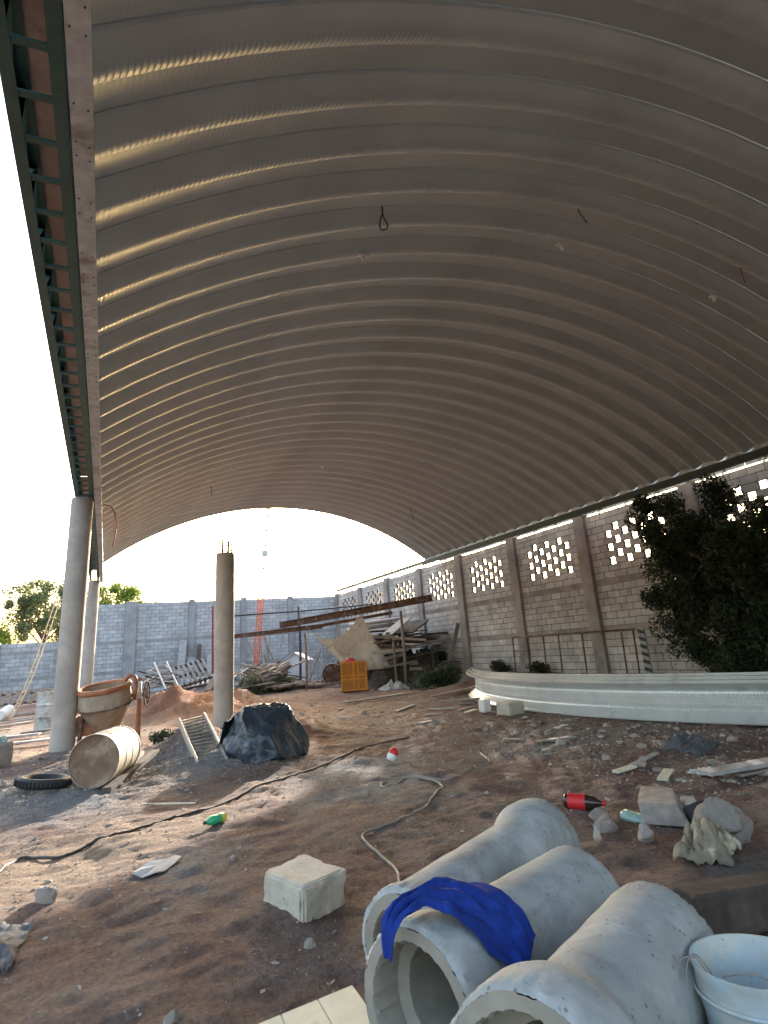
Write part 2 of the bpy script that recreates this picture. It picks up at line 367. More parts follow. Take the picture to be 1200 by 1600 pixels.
def P(x, y, dz=0.0): return V((x, y, H(x, y) + dz))

def warp(t, near, far):                 # t in -1..1 -> fine near 0
    return math.copysign(near * abs(t) + (far - near) * abs(t) ** 6, t)
NX, NY = 420, 520
xs = [3.5 + warp(-1 + 2 * i / NX, 13, 220) for i in range(NX + 1)]
ys = []
for j in range(NY + 1):
    t = j / NY
    ys.append(-14 + 15.5 * (t / .08) if t < .08 else 1.5 + 9 * ((t - .08) / .62) ** 1.15 + (0 if t < .7 else 38 * ((t - .7) / .3) ** 1.5 + 250 * max(0, (t - .93) / .07) ** 3))
ys.sort()
gv = [(x, y, H(x, y)) for y in ys for x in xs]
gf = [(j * (NX + 1) + i, j * (NX + 1) + i + 1, (j + 1) * (NX + 1) + i + 1, (j + 1) * (NX + 1) + i) for j in range(NY) for i in range(NX)]
gm = bpy.data.meshes.new("ground"); gm.from_pydata(gv, [], gf); gm.materials.append(M_ground)
gm.polygons.foreach_set("use_smooth", [True] * len(gm.polygons))
ca = gm.color_attributes.new("soil", 'FLOAT_COLOR', 'POINT')
cols = []
for (x, y, z) in gv:
    g = .95 * gauss(x, y, 2.8, 7.6, 1.1, .6, .5) + .9 * gauss(x, y, -.6, 8.3, 1.2, 1.6, .3) + .9 * gauss(x, y, 1.3, 9.6, .8, 1.2) + .7 * gauss(x, y, 2.3, 6.2, 1.2, .5, .2) + .5 * gauss(x, y, -1, 18, 3, 5) + .55 * gauss(x, y, .6, 4.9, .6, .9) + .6 * gauss(x, y, 5.5, 7, 2.2, .9)  # grey gravel, plus shade greyed into the ground beside the sunlit strip
    r = 1.1 * gauss(x, y, 1.9, 17.6, 1.9, 2.4) + .85 * gauss(x, y, 3.0, 10.6, .8, 1.1) + .6 * gauss(x, y, .35, 12.4, .9, 1.2) + .5 * gauss(x, y, 7, 20, 4, 4)
    t = .55 * gauss(x, y, .9, 6.7, 3.0, .75, .8) + .5 * gauss(x, y, -.3, 5.6, 1.0, 1.1) + .5 * gauss(x, y, -1, 13.2, 2.0, 1.5)  # sunlight painted as tan along the lit strip and by the near column
    cols += [min(1, g), min(1, r), min(1, t), 1.0]
ca.data.foreach_set("color", cols)
ground = bpy.data.objects.new("ground", gm); COL.objects.link(ground); tag(ground, kind='structure')

# ------------------------------------------------------------------ arched roof
ACX, AHS, ARISE, AZS = 5.53, 5.82, 1.943, 4.44
AR = (AHS ** 2 + ARISE ** 2) / (2 * ARISE); ACZ = AZS + ARISE - AR
AMAX = math.asin(AHS / AR)
PITCH = 0.61
# cross-section: (offset along roof, height outward, crimp amplitude)
PROF = [(0.000, .140, 0), (0.004, .140, 0), (0.007, .104, 0), (.030, .096, 0), (.075, .066, 0), (.11, .043, .0003), (.145, .023, .001), (.175, .010, .002), (.200, .003, .003), (.222, .001, .0045), (.245, .003, .006),
        (.268, .010, .0065), (.290, .020, .0065), (.308, .031, .006), (.322, .043, .004), (.332, .058, .003), (.345, .068, .002), (.44, .082, .0015), (.53, .093, .0015), (.575, .099, .0005), (.602, .104, 0), (.605, .140, 0), (.608, .140, 0)]
PROF_DEEP = [(0.0, .215, 0), (.014, .225, 0), (.018, .195, 0), (.022, .180, 0), (.05, .150, 0), (.10, .060, .003), (.135, .012, .004), (.16, 0, .006), (.20, .004, .006), (.205, .012, .006), (.225, .012, .006), (.23, .004, .006), (.30, .004, .006), (.305, .012, .006), (.325, .012, .006), (.33, .004, .006), (.36, .003, .008), (.385, 0, .006),
        (.41, .02, .003), (.45, .095, .001), (.480, .165, 0), (.484, .185, 0), (.500, .190, 0), (.503, .215, 0), (.512, .22, 0), (.515, .20, 0), (.528, .20, 0), (.531, .222, 0), (.548, .222, 0), (.550, .20, 0)]
def arch_mesh(lying=False, hscale=1.0, rad=AR):
    PR = PROF_DEEP if lying else PROF
    mb = MB(); n = 560; vs = []; fs = []; m = len(PR)
    amax = AMAX - .002
    for i in range(n + 1):
        a = -amax + 2 * amax * i / n
        ph = (i % 2) * 1.0
        for (o, h, c) in PR:
            r = rad + h + c * ph
            if lying: vs.append((-r * math.cos(a), r * math.sin(a), o * hscale))
            else: vs.append((r * math.sin(a), o, r * math.cos(a)))
    for i in range(n):
        for k in range(m - 1): fs.append((i * m + k, (i + 1) * m + k, (i + 1) * m + k + 1, i * m + k + 1))
    return mb.add(vs, fs)
roof = thing("arched_roof", (ACX, 0, 4.4), "wide barrel vaulted roof of ribbed pale grey-brown steel sheet over the yard", "roof")
base_p = arch_mesh().build("roof_panel", M_sheet, None)
for i, p in enumerate(range(-15, 32)):
    o = base_p if i == 0 else base_p.copy()
    if i: COL.objects.link(o)
    o.parent = roof
    o.location = (0, 2.815 + PITCH * p, ACZ - 4.4)
M_seamstrip = MB()
# trim strip closing the far end of the last rib
# ------------------------------------------------------------------ girders, gutters on the left
def girder(y0, y1, label):
    g = thing("lattice_girder", (-.58, y0, 4.45), label, "girder", "green girders on the left columns")
    z0, z1 = 4.45, 4.86
    for (x, z) in ((-.70, z0 + .02), (-.447, z0 + .02), (-.70, z1), (-.447, z1)):
        mb = MB(); w = .075
        sx = -1 if x < -.6 else 1
        mb.box((x - w / 2, y0, z - .005), (x + w / 2, y1, z + .003))
        mb.box((x + sx * (w / 2 - .006), y0, z + .004), (x + sx * w / 2, y1, z + (.06 if z < 4.6 else -.06)))
        mb.build("chord", M_green, g)
    n = int((y1 - y0) / .36)
    for i in range(n + 1):
        y = y0 + .06 + (y1 - y0 - .12) * i / n
        MB().bar((-.70, y, z0 + .035), (-.46, y, z0 + .035), .045, .02).build("rung", M_green, g)
    for x in (-.712, -.435):
        side = MB()
        for i in range(n):
            a = y0 + .06 + (y1 - y0 - .12) * i / n; b = y0 + .06 + (y1 - y0 - .12) * (i + 1) / n
            if i % 2: a, b = b, a
            side.bar((x, a, z0 + .03), (x, b, z1 - .01), .012, .05, (1, 0, 0))
            side.bar((x + .002, b, z0 + .03), (x + .002, b, z1 - .01), .012, .035, (1, 0, 0))
        side.build("side_bracing", M_green, g)
    MB().box((-.76, y0, z1 + .012), (-.390, y1, z1 + .02)).build("cover_plate", M_pinkplate, g)
    return g
girder(-3.2, 13.02, "dark green steel lattice girder running over the nearest concrete column on the left")
girder(13.06, 26.55, "dark green steel lattice girder beyond the nearest column, ending on the far column")
gt = thing("rain_gutter", (-.33, 0, 4.44), "galvanised steel gutter with rivets along the left edge of the roof", "gutter")
mb = MB()
segs = [-4 + 3.05 * i for i in range(11)]
for a in segs[:-1]:
    jog = random.uniform(-.006, .006)
    mb.box((-.388, a, 4.403 + .003 * (int(a * 10) % 2)), (-.262, a + 3.045, 4.4085 + .0015 * (int(a * 10) % 2)))
mb.box((-.388, -4, 4.412), (-.382, 26.5, 4.878)); mb.box((-.268, -4, 4.412), (-.262, 26.5, 4.43))
mb.build("channel", M_galv, gt)
y = -1.0; rv0 = None; nr = 0
while y < 26 and nr < 98:
    for (x, s_) in ((-.365, 0), (-.29, .03)):
        if rv0 is None:
            rv0 = rv = MB().lathe([(0.0001, -.006), (.006, -.005), (.007, 0)], 8).build("rivet", M_blackmark, gt)
        else:
            rv = rv0.copy(); COL.objects.link(rv); rv.parent = gt
        rv.location = V((x, y + s_, 4.4045)) - gt.location; nr += 1
    y += (.30, .12, .42, .16, .5)[nr // 2 % 5]
MB().bar((-.30, 22.3, 4.47), (.02, 22.25, 4.56), .05, .03).build("outlet_spout", M_galv, gt)

# ------------------------------------------------------------------ right side eaves
eb = thing("eaves_beam", (11.45, 0, 4.3), "dark steel beam carrying the right edge of the vaulted roof", "beam")
mb = MB(); mb.box((11.30, -8, 4.27), (11.31, 22.3, 4.425)); mb.box((11.31, -8, 4.27), (11.38, 22.3, 4.28)); mb.box((11.31, -8, 4.415), (11.38, 22.3, 4.425))
mb.build("channel", M_eaves, eb)
MB().box((11.385, -8, 4.415), (11.39, 22.25, 4.545)).build("closure_strip", M_galv, eb)
gr = thing("rain_gutter", (12.05, 0, 4.35), "pale sheet metal gutter on little posts along the top of the openwork wall", "gutter")
mb = MB()
for i in range(11):
    a = -8 + 2.75 * i
    mb.box((12.06, a, 4.378 + random.uniform(-.004, .004)), (12.068, a + 2.74, 4.62))
mb.box((11.60, -8, 4.55), (12.055, 22.25, 4.558))
mb.build("side_sheet", M_galv, gr)
mb = MB(); mb.box((12.02, 22.25, 4.50), (12.10, 34.9, 4.60)); mb.box((11.90, 22.25, 4.60), (12.12, 34.9, 4.612)); mb.build("far_rail", M_galv, gr)
for i in range(44):
    y = -7.5 + i * .97
    if y > 34.8: break
    top = 4.46 if y < 22 else 4.50
    MB().box((12.0, y, 4.32), (12.03, y + .05, top)).build("bracket", M_galv, gr)
for a in (0,):
    pass

# ------------------------------------------------------------------ block walls
def wall_run(name, origin, axis, inward, bays, label, sections, top, hole_bays=True, coping=True, blk=.412, pale=False):
    """axis, inward: unit vectors. bays: list of (s0,s1) between pilasters. sections: list of (z0,z1,courses) block fields; bands fill between"""
    w = thing(name, origin, label, "wall")
    ax = V(axis); inn = V(inward); O = V(origin); T = .095
    MBk, MMo, MBe = (M_blockpale, M_mortarpale, M_beampale) if pale else (M_block, M_mortar, M_beam)
    def bx(mb, s0, s1, z0, z1, d0, d1):
        # d measured outward from inner face (0 = inner face)
        c = []
        for z in (z0, z1):
            for (s_, d) in ((s0, d0), (s1, d0), (s1, d1), (s0, d1)): c.append(O + ax * s_ - inn * d + V((0, 0, z)))
        mb.add(c, [(0, 1, 2, 3), (7, 6, 5, 4), (0, 4, 5, 1), (1, 5, 6, 2), (2, 6, 7, 3), (3, 7, 4, 0)])
    for bi, (s0, s1) in enumerate(bays):
        blocks = MB(); mortar = MB()
        for (z0, z1, nc, holes) in sections:
            ch = (z1 - z0) / nc
            for c in range(nc):
                za, zb = z0 + c * ch, z0 + (c + 1) * ch
                row = c - 2
                hs = []
                if holes and hole_bays and 0 <= row < 6:
                    mid = (s0 + s1) / 2 + .04 * math.sin(bi * 2.3)
                    cols_ = (-3, -1, 1, 3) if row % 2 == 0 else (-2, 0, 2)
                    if row % 2 == 0 and bi % 3 == 1: cols_ = (-3, -1, 1, 3)
                    hs = [(mid + .30 * k - .112, mid + .30 * k + .112) for k in cols_]
                # solid runs
                edges = [s0]
                for (a, b) in hs: edges += [a, b]
                edges.append(s1)
                for k in range(0, len(edges), 2):
                    a, b = edges[k], edges[k + 1]
                    if b - a < .02: continue
                    bx(mortar, a, b, za, zb, .010, T - .010)
                    cuts = []
                    if hs and 0 < k < len(edges) - 2: cuts = [a, b]
                    else:
                        off = (c % 2) * blk / 2 + .05 * (bi % 3)
                        q = s0 + off - blk
                        cuts = [a]
                        while q < b:
                            if q > a + .05 and q < b - .05: cuts.append(q)
                            q += blk
                        cuts.append(b)
                    for i in range(len(cuts) - 1):
                        j = random.uniform(.000, .005); g1 = .008
                        jr = random.uniform(0, .003)
                        lo = 0.0 if (hs and abs(cuts[i] - a) < 1e-6 and k > 0) else g1
                        hi = 0.0 if (hs and abs(cuts[i + 1] - b) < 1e-6 and k < len(edges) - 2) else g1
                        bx(blocks, cuts[i] + lo + jr, cuts[i + 1] - hi - jr, za + .008, zb - .008, -j, T + j)
        blocks.build("blockwork", MBk, w); mortar.build("mortar_joints", MMo, w)
    zs_ = [sc[:2] for sc in sections]
    for k in range(len(zs_) - 1):
        for (s0, s1) in bays:
            mb = MB(); bx(mb, s0, s1, zs_[k][1], zs_[k + 1][0], -.004, T + .004); mb.build("bond_beam", MBe, w)
    prev = None
    ends = [bays[0][0]] + [b[1] for b in bays]
    starts = [None] + [b[0] for b in bays[1:]] + [None]
    for i in range(len(bays) + 1):
        e0 = bays[i - 1][1] if i else bays[0][0] - .4
        e1 = bays[i][0] if i < len(bays) else bays[-1][1] + .4
        mb = MB(); nz_ = 10
        hh = top + random.uniform(.0, .05)
        lean = random.uniform(-.01, .01)
        for j in range(1):
            bx(mb, e0, e1, -.3, hh, -.10 - random.uniform(0, .02), T + .02)
        mb.build("pilaster", MBe, w, bevel=.008)
    if coping:
        for (s0, s1) in bays:
            mb = MB(); bx(mb, s0, s1, sections[-1][1], top, -.002, T + .002); mb.build("coping", M_beam, w)
    return w
pil = [-4.1, -.6, 2.9, 6.4, 9.95, 13.68, 17.08, 20.6, 24.0, 27.5, 31.0, 34.75]
baysR = [(pil[i] + .21, pil[i + 1] - .21) for i in range(len(pil) - 1)]
SEC_R = [(-.02, 1.28, 7, 0), (1.43, 2.46, 6, 0), (2.61, 4.34, 10, 1)]
wr = wall_run("openwork_block_wall", (12, 0, 0), (0, 1, 0), (-1, 0, 0), baysR,
         "long brown-grey concrete block wall on the right with checkerboard openings near its top", SEC_R, 4.36, coping=False)
pilB = [-1.35, 1.05, 4.0, 6.7, 9.3, 12.3]
baysB = [(pilB[i] + (.28 if i == 1 else .15), pilB[i + 1] - (.28 if i == 0 else .15)) for i in range(len(pilB) - 1)]
wb = wall_run("block_wall", (0, 35, 0), (1, 0, 0), (0, -1, 0), baysB,
         "tall bluish grey solid block wall closing the far end of the yard", [(-.02, .96, 5, 0), (1.10, 2.36, 7, 0), (2.50, 4.30, 10, 0)], 4.36, hole_bays=False, coping=False, pale=True)
pilC = [-16, -12.8, -9.6, -7.4, -4.75, -2.0]
baysC = [(pilC[i] + .16, pilC[i + 1] - .16) for i in range(len(pilC) - 1)]
wc = wall_run("block_wall", (0, 35.4, 0), (1, 0, 0), (0, -1, 0), baysC,
         "lower grey block wall at the left edge, seen left of the nearest column", [(-.02, .96, 5, 0), (1.08, 2.16, 6, 0), (2.28, 2.66, 2, 0)], 2.72, hole_bays=False, coping=False, pale=True)

# ------------------------------------------------------------------ columns
def column(x, y, h, r, label, rebar=False):
    c = thing("concrete_column", (x, y, 0), label, "column", "round concrete columns")
    prof = [(r + .004, -.3), (r + .004, .02)]
    z = .02
    while z < h - .05:
        z += .12; prof.append((r + random.uniform(-.0015, .0015), z))
    prof = [p for p in prof if p[1] < h - .03] + [(r, h - .03), (r - .012, h), (.001, h)]
    zz = h * .56
    prof2 = []
    for p in prof:
        prof2.append(p)
    mb = MB(); mb.lathe(prof2, 48)
    mb.xf(Matrix.Translation((x, y, 0)))
    mb.build("shaft", M_column, c, smooth=True, autos=R_(40))
    # form joint ridge
    MB().lathe([(r - .002, zz - .006), (r + .004, zz), (r - .002, zz + .006)], 48, Matrix.Translation((x, y, 0))).build("form_joint", M_column, c, smooth=True)
    if rebar:
        for k in range(8):
            t = 2 * PI * k / 8 + .3
            hh = h + random.uniform(.28, .42)
            px, py = x + (r - .05) * math.cos(t), y + (r - .05) * math.sin(t)
            MB().tube([(px, py, h - .02), (px + random.uniform(-.01, .01), py, hh)], .018, 6).build("rebar", M_rust, c)
        for z in (h + .08, h + .2, h + .30):
            pts = [(x + (r - .045) * math.cos(a * PI / 12), y + (r - .045) * math.sin(a * PI / 12), z + .012 * math.sin(a)) for a in range(20)]
            MB().tube(pts, .010, 5).build("stirrup", M_rust, c)
    return c
column(-.60, 13.1, 4.44, .20, "tall round concrete column nearest on the left, carrying the green girder")
column(-.58, 26.4, 4.44, .20, "round concrete column farther back on the left, half hidden behind the nearest column")
column(2.28, 14.0, 3.50, .20, "free standing round concrete column in the middle with rusty rebar sticking out on top", True)
MB().tube([(-.22, 13.3, 4.38), (-.10, 13.32, 4.36), (.0, 13.3, 4.2), (.04, 13.3, 3.95), (.02, 13.3, 3.7), (-.02, 13.3, 3.55)], .012, 8).build("hose", M_redrust, None, smooth=True)
tag(bpy.data.objects["hose"], "thin red hose dangling from the gutter beside the nearest column", "hose")

# ------------------------------------------------------------------ things hanging from the roof
def roofz(x): return ACZ + math.sqrt(AR * AR - (x - ACX) ** 2)
def wire_loop(x, y, L, w, label, closed=True, m=None):
    z = roofz(x) + .1
    pts = []
    if closed:
        for k in range(15):
            t = k / 14; a = 2 * PI * t
            pts.append((x + w * math.sin(a) * (.5 + .5 * math.sin(PI * t)), y + .02 * math.sin(a * 2), z - .12 - L * (.5 - .5 * math.cos(a))))
        pts = [(x, y, z)] + pts
    else:
        pts = [(x - w, y, z), (x - w * .4, y, z - .11), (x + w * .3, y, z - L * .5 - .1), (x + w, y, z - L - .1)]
    o = MB().tube(pts, .008, 6).build("hanging_wire", m or M_black, None, smooth=True, loc=(x, y, z))
    tag(o, label, "wire", "wires hanging from the roof")
def socket(x, y, label):
    z = roofz(x)
    t = thing("lamp_socket", (x, y, z), label, "lamp socket", "white lamp sockets under the roof")
    MB().box((x - .07, y - .03, z - .035), (x + .07, y + .03, z - .005)).build("base", M_white, t, bevel=.006)
    MB().lathe([(.001, -.10), (.022, -.10), (.028, -.06), (.026, -.034)], 14, Matrix.Translation((x, y, z))).build("holder", M_white, t, smooth=True)
wire_loop(2.55, 5.25, .20, .05, "black wire hanging as a closed loop from the roof, left of centre")
wire_loop(5.25, 5.0, .12, .06, "short black wire end bent out of the roof above the second lamp socket", False)
wire_loop(8.0, 4.95, .22, .01, "thin reddish wire hanging near the right edge of the roof", False, M_redrust)
wire_loop(2.4, 17.2, .28, .01, "black wire hanging from the roof above the middle column", False)
wire_loop(9.2, 18.6, .35, .05, "reddish wire dangling under the far right part of the roof", False, M_redrust)
socket(2.62, 6.05, "white lamp socket under the roof just below the black wire loop")
socket(5.4, 5.6, "bright white lamp socket under the roof right of centre")
socket(8.15, 5.55, "white lamp socket under the roof close to the right edge of the photo")
socket(5.4, 16.4, "small white lamp socket far down the middle of the roof")

# ------------------------------------------------------------------ foreground pipes
def cpipe(x, y, h, L, rn, rf, zc, label):
    c = thing("concrete_pipe", (x, y, 0), label, "pipe", "concrete drain pipes in the foreground")
    M = Matrix.Translation((x, y, zc)) @ Matrix.Rotation(h, 4, 'Z') @ Matrix.Rotation(PI / 2, 4, 'Y')
    th = .056
    if rn > rf:      # bell near
        rb = rf
        out = [(rn - .012, 0), (rn, .012), (rn, .05), (rn - .003, .14), (rn - .018, .19), (rb + .006, .26), (rb, .32), (rb, L - .012), (rb - .01, L)]
        inn = [(rb - th, L), (rb - th, .13), (rn - th, .11), (rn - th, .012), (rn - th + .008, 0)]
    else:
        rb = rn
        out = [(rb - .01, 0), (rb + .012, .012), (rb + .012, .05), (rb + .002, .11), (rb, .16), (rb, L - .32), (rb + .008, L - .26), (rf - .016, L - .19), (rf, L - .13), (rf, L - .012), (rf - .012, L)]
        inn = [(rf - th, L), (rf - th, L - .12), (rb - th, L - .15), (rb - th, .012), (rb - th + .008, 0)]
    o2 = []
    for i in range(len(out) - 1):
        (r0, z0), (r1, z1) = out[i], out[i + 1]; n = max(1, int(abs(z1 - z0) / .03))
        for k in range(n): o2.append((r0 + (r1 - r0) * k / n, z0 + (z1 - z0) * k / n))
    o2.append(out[-1])
    a = MB().lathe(o2, 160, M, wob=.004, chip=.012); a.build("barrel", M_pipe, c, smooth=True, autos=R_(50))
    b = MB().lathe([out[-1]] + inn + [out[0]], 160, M, wob=.004, chip=.010); b.build("bore", M_pipe_in, c, smooth=True, autos=R_(35))
    return c
PIPES = [(1.09, 2.59, .55, 1.36, .185, .228, .222), (.925, 2.125, .40, 1.05, .232, .200, .240), (.945, 1.545, .50, .99, .255, .193, .262)]
cpipe(*PIPES[0], "pale concrete drain pipe lying farthest from the camera, its wide bell end pointing away")
cpipe(*PIPES[1], "middle concrete drain pipe with the blue cloth thrown over it")
cpipe(*PIPES[2], "nearest concrete drain pipe, beside the bucket, wide bell end towards the camera")

# blue cloth draped over the middle pipe (control rows run from the hanging tail to the tuck between two pipes)
CL = [[(.838, 2.135, .385), (.838, 2.130, .380), (.842, 2.122, .378), (.845, 2.115, .380), (.848, 2.105, .384)],
      [(.834, 2.140, .439), (.835, 2.128, .436), (.840, 2.115, .432), (.846, 2.105, .429), (.851, 2.092, .426)],
      [(.845, 2.130, .492), (.850, 2.115, .486), (.855, 2.102, .482), (.862, 2.090, .478), (.869, 2.075, .472)],
      [(.932, 2.190, .503), (.922, 2.150, .506), (.916, 2.115, .506), (.912, 2.088, .503), (.911, 2.066, .498)],
      [(1.033, 2.226, .502), (1.018, 2.194, .510), (.998, 2.148, .508), (.983, 2.116, .504), (.971, 2.086, .498)],
      [(1.148, 2.282, .493), (1.118, 2.221, .496), (1.097, 2.179, .488), (1.050, 2.087, .490), (1.031, 2.048, .476)],
      [(1.230, 2.300, .470), (1.200, 2.205, .472), (1.165, 2.152, .462), (1.122, 2.083, .452), (1.086, 2.022, .440)],
      [(1.314, 2.202, .455), (1.267, 2.150, .440), (1.225, 2.107, .420), (1.189, 2.070, .398), (1.140, 2.010, .370)],
      [(1.352, 2.152, .410), (1.309, 2.117, .395), (1.270, 2.087, .375), (1.235, 2.050, .350), (1.190, 2.000, .330)],
      [(1.365, 2.100, .345), (1.330, 2.070, .330), (1.290, 2.030, .310), (1.250, 2.000, .300), (1.220, 1.980, .290)]]
def cat(a, b, c, d, t):
    return 0.5 * ((2 * b) + (c - a) * t + (2 * a - 5 * b + 4 * c - d) * t * t + (3 * b - a - 3 * c + d) * t * t * t)
def cspline(pts, t):
    n = len(pts) - 1; s_ = min(t * n, n - 1e-6); i = int(s_); f = s_ - i
    g = lambda k: pts[max(0, min(n, k))]
    return cat(g(i - 1), g(i), g(i + 1), g(i + 2), f)
def cloth_fn(u, v):
    row = [cspline([V(p) for p in r], v) for r in CL]
    p = cspline(row, u)
    fold = .017 * math.sin(v * 15 + 3 * noise.noise(V((u * 4, v * 2, 1)))) * math.sin(PI * min(1, u * 1.3)) + .014 * noise.noise(V((u * 9, v * 6, 4))) + .004 * (.3 - abs(noise.noise(V((u * 22, v * 12, 9))))) + .0012 * noise.noise(V((u * 50, v * 24, 3)))
    return (p.x, p.y, p.z + .014 + fold + .01 * math.sin(PI * v))
mb = MB().grid(cloth_fn, 150, 60)
o = mb.build("cloth", M_blue, None, smooth=True, loc=(1.1, 2.15, .47), thick=.0035)
tag(o, "bright blue cloth draped over the middle concrete pipe with one end hanging down", "cloth")

# ------------------------------------------------------------------ bucket
def bucket(x, y, r0, r1, h, label, z=0.0, M=None, m=None, name="bucket", residue=True):
    c = thing(name, (x, y, z), label, "bucket")
    T_ = M or Matrix.Translation((x, y, z))
    prof = [(.001, 0.004), (r0 - .004, .004), (r0, .012)]
    for i in range(1, 12):
        t = i / 12; rr = r0 + (r1 - r0) * t
        if i in (9, 10): rr += .004
        prof.append((rr, .012 + (h - .012) * t))
    prof += [(r1 + .003, h - .012), (r1 + .003, h), (r1 - .003, h), (r1 - .005, h - .02), (r0 - .004, .02), (.001, .018)]
    MB().lathe(prof, 56, T_, wob=.002).build("shell", m or M_bucket, c, smooth=True, autos=R_(50))
    MB().lathe([(r1 + .001, h * .80), (r1 + .007, h * .805), (r1 + .007, h * .82), (r1 + .001, h * .825)], 56, T_).build("rib", m or M_bucket, c, smooth=True)
    if residue:
        def fr(u, v):
            a = 2 * PI * u; r = (r0 + (r1 - r0) * .45 - .004) * v
            p = V((r * math.cos(a), r * math.sin(a), h * .42 + .035 * noise.noise(V((r * 20 * math.cos(a), r * 20 * math.sin(a), 2))) + .05 * v * v * max(0, math.cos(a - .6))))
            return T_ @ p
        MB().grid(fr, 40, 12).build("residue", M_sludge, c, smooth=True)
    return c
BX, BY, BH = 1.765, 1.60, .375
bk = bucket(BX, BY, .135, .168, BH, "pale blue-white plastic bucket with wires sticking out at the bottom right corner", H(BX, BY) * 0)
for pts in ([(BX - .06, BY + .02, .18), (BX - .13, BY + .06, .36), (BX - .16, BY + .075, .392), (BX - .21, BY + .09, .375), (BX - .27, BY + .085, .31), (BX - .30, BY + .06, .22)],
            [(BX - .02, BY + .03, .17), (BX - .12, BY + .07, .37), (BX - .158, BY + .08, .388), (BX - .19, BY + .07, .365), (BX - .215, BY + .05, .335)],
            [(BX - .10, BY + .02, .33), (BX - .06, BY - .02, .32), (BX - .03, BY - .06, .26), (BX - .02, BY - .09, .2)],
            [(BX + .03, BY - .13, .42), (BX + .04, BY - .15, .375), (BX + .07, BY - .165, .33), (BX + .09, BY - .17, .26)],
            [(BX - .09, BY + .04, .34), (BX - .02, BY - .02, .35), (BX + .04, BY - .08, .30)]):
    P4 = [V(p) for p in pts]
    MB().tube([cspline(P4, t / 16) for t in range(17)], .0022, 6).build("wire", M_greycable, bk, smooth=True)

# ------------------------------------------------------------------ blocks, stones, litter
def rough_block(name, m, corners_, z0, z1, label, cat_, top=None, seed=1, rough=.012, n=14, group=None):
    """block with four ground corners (counter-clockwise), chipped edges, dented faces"""
    c = [V((p[0], p[1], 0)) for p in corners_]; tcs = [V((p[0], p[1], 0)) for p in (top or corners_)]
    mid = sum(c, V()) / 4
    def pt(u, v, w):
        a = (c[0] * (1 - u) + c[1] * u) * (1 - v) + (c[3] * (1 - u) + c[2] * u) * v
        b = (tcs[0] * (1 - u) + tcs[1] * u) * (1 - v) + (tcs[3] * (1 - u) + tcs[2] * u) * v
        p = a * (1 - w) + b * w; p.z = z0 + (z1 - z0) * w
        e = sorted([min(u, 1 - u), min(v, 1 - v), min(w, 1 - w)])
        ctr = V((mid.x, mid.y, (z0 + z1) / 2))
        d = (p - ctr).normalized()
        k = rough * noise.fractal(p * 7 + V((seed, 0, 0)), 1, 2, 4)
        if e[1] < .06: k -= rough * (.9 + 1.8 * max(0, noise.noise(p * 16 + V((0, seed, 0)))))
        return p + d * k
    mb = MB()
    for (f) in ((lambda s_, t: pt(s_, t, 0)), (lambda s_, t: pt(s_, t, 1)), (lambda s_, t: pt(s_, 0, t)), (lambda s_, t: pt(s_, 1, t)), (lambda s_, t: pt(0, s_, t)), (lambda s_, t: pt(1, s_, t))):
        mb.grid(f, n, n)
    o = mb.build(name, m, None, smooth=True, loc=(mid.x, mid.y, z0), autos=R_(38))
    return tag(o, label, cat_, group)
rough_block("concrete_block", M_whiteconc, [(.985, 3.60), (1.27, 3.74), (1.16, 4.20), (.865, 4.03)], -.02, .178, "big pale chipped concrete block lying alone on the earth left of the pipes", "block",
            top=[(.98, 3.57), (1.27, 3.71), (1.15, 4.14), (.86, 3.96)], n=26)

def rock_mesh(r, seed, sq=(1, 1, .7), sub=2, amp=.35):
    import bmesh
    bm = bmesh.new(); bmesh.ops.create_icosphere(bm, subdivisions=sub, radius=1)
    for v in bm.verts:
        p = v.co.copy()
        k = 1 + amp * noise.noise(p * 1.3 + V((seed, 0, 0))) + amp * .4 * noise.noise(p * 3.5 + V((0, seed, 0)))
        # facet
        for i in range(4):
            rr = random.Random(seed * 13 + i); nn = V((rr.uniform(-1, 1), rr.uniform(-1, 1), rr.uniform(-1, 1))).normalized()
            d = (p * k).dot(nn)
            if d > .72: p = p - nn * (d - .72) / k
        v.co = V((p.x * k * r * sq[0], p.y * k * r * sq[1], p.z * k * r * sq[2]))
    mb = MB(); mb.v = [tuple(v.co) for v in bm.verts]; mb.f = [tuple(x.index for x in f.verts) for f in bm.faces]; bm.free()
    return mb
ROCKS = {}
def rock(name, x, y, r, m, label, cat_="stone", group=None, seed=None, sq=None, zoff=.3, sub=2):
    seed = seed or random.randint(1, 9999); sq = sq or (1, random.uniform(.6, 1), random.uniform(.4, .7))
    mb = rock_mesh(r, seed, sq, sub)
    a = random.uniform(0, 6.28)
    mb.xf(Matrix.Rotation(a, 4, 'Z'))
    o = mb.build(name, m, None, smooth=True, autos=R_(28)); o.location = P(x, y, r * sq[2] * zoff)
    return tag(o, label, cat_, group)
rock("boulder", 3.70, 3.36, .155, M_palerock, "largest pale grey lump of rubble near the right edge, behind the crumpled bag", "rubble", seed=21, sq=(1, .85, .85), zoff=.7, sub=4)
rock("stone", 3.30, 4.02, .075, M_rock, "angular grey stone lying just below the dark bottle with the red label", seed=8, sq=(1, .8, .9), zoff=.6, sub=3)
rock("stone", 3.42, 4.22, .07, M_rock, "dark grey stone beside the pale green crushed bottle", seed=14, sq=(1, .8, .8), zoff=.6, sub=3)
rock("stone", 3.33, 3.68, .06, M_rock, "dark rounded stone leaning on the left side of the curb piece", seed=31, sq=(.8, .8, 1.1), zoff=.6, sub=3)
rock("stone", 4.10, 4.02, .07, M_palerock, "small pale stone lying behind the black pipe stub", seed=45, zoff=.6, sub=3)
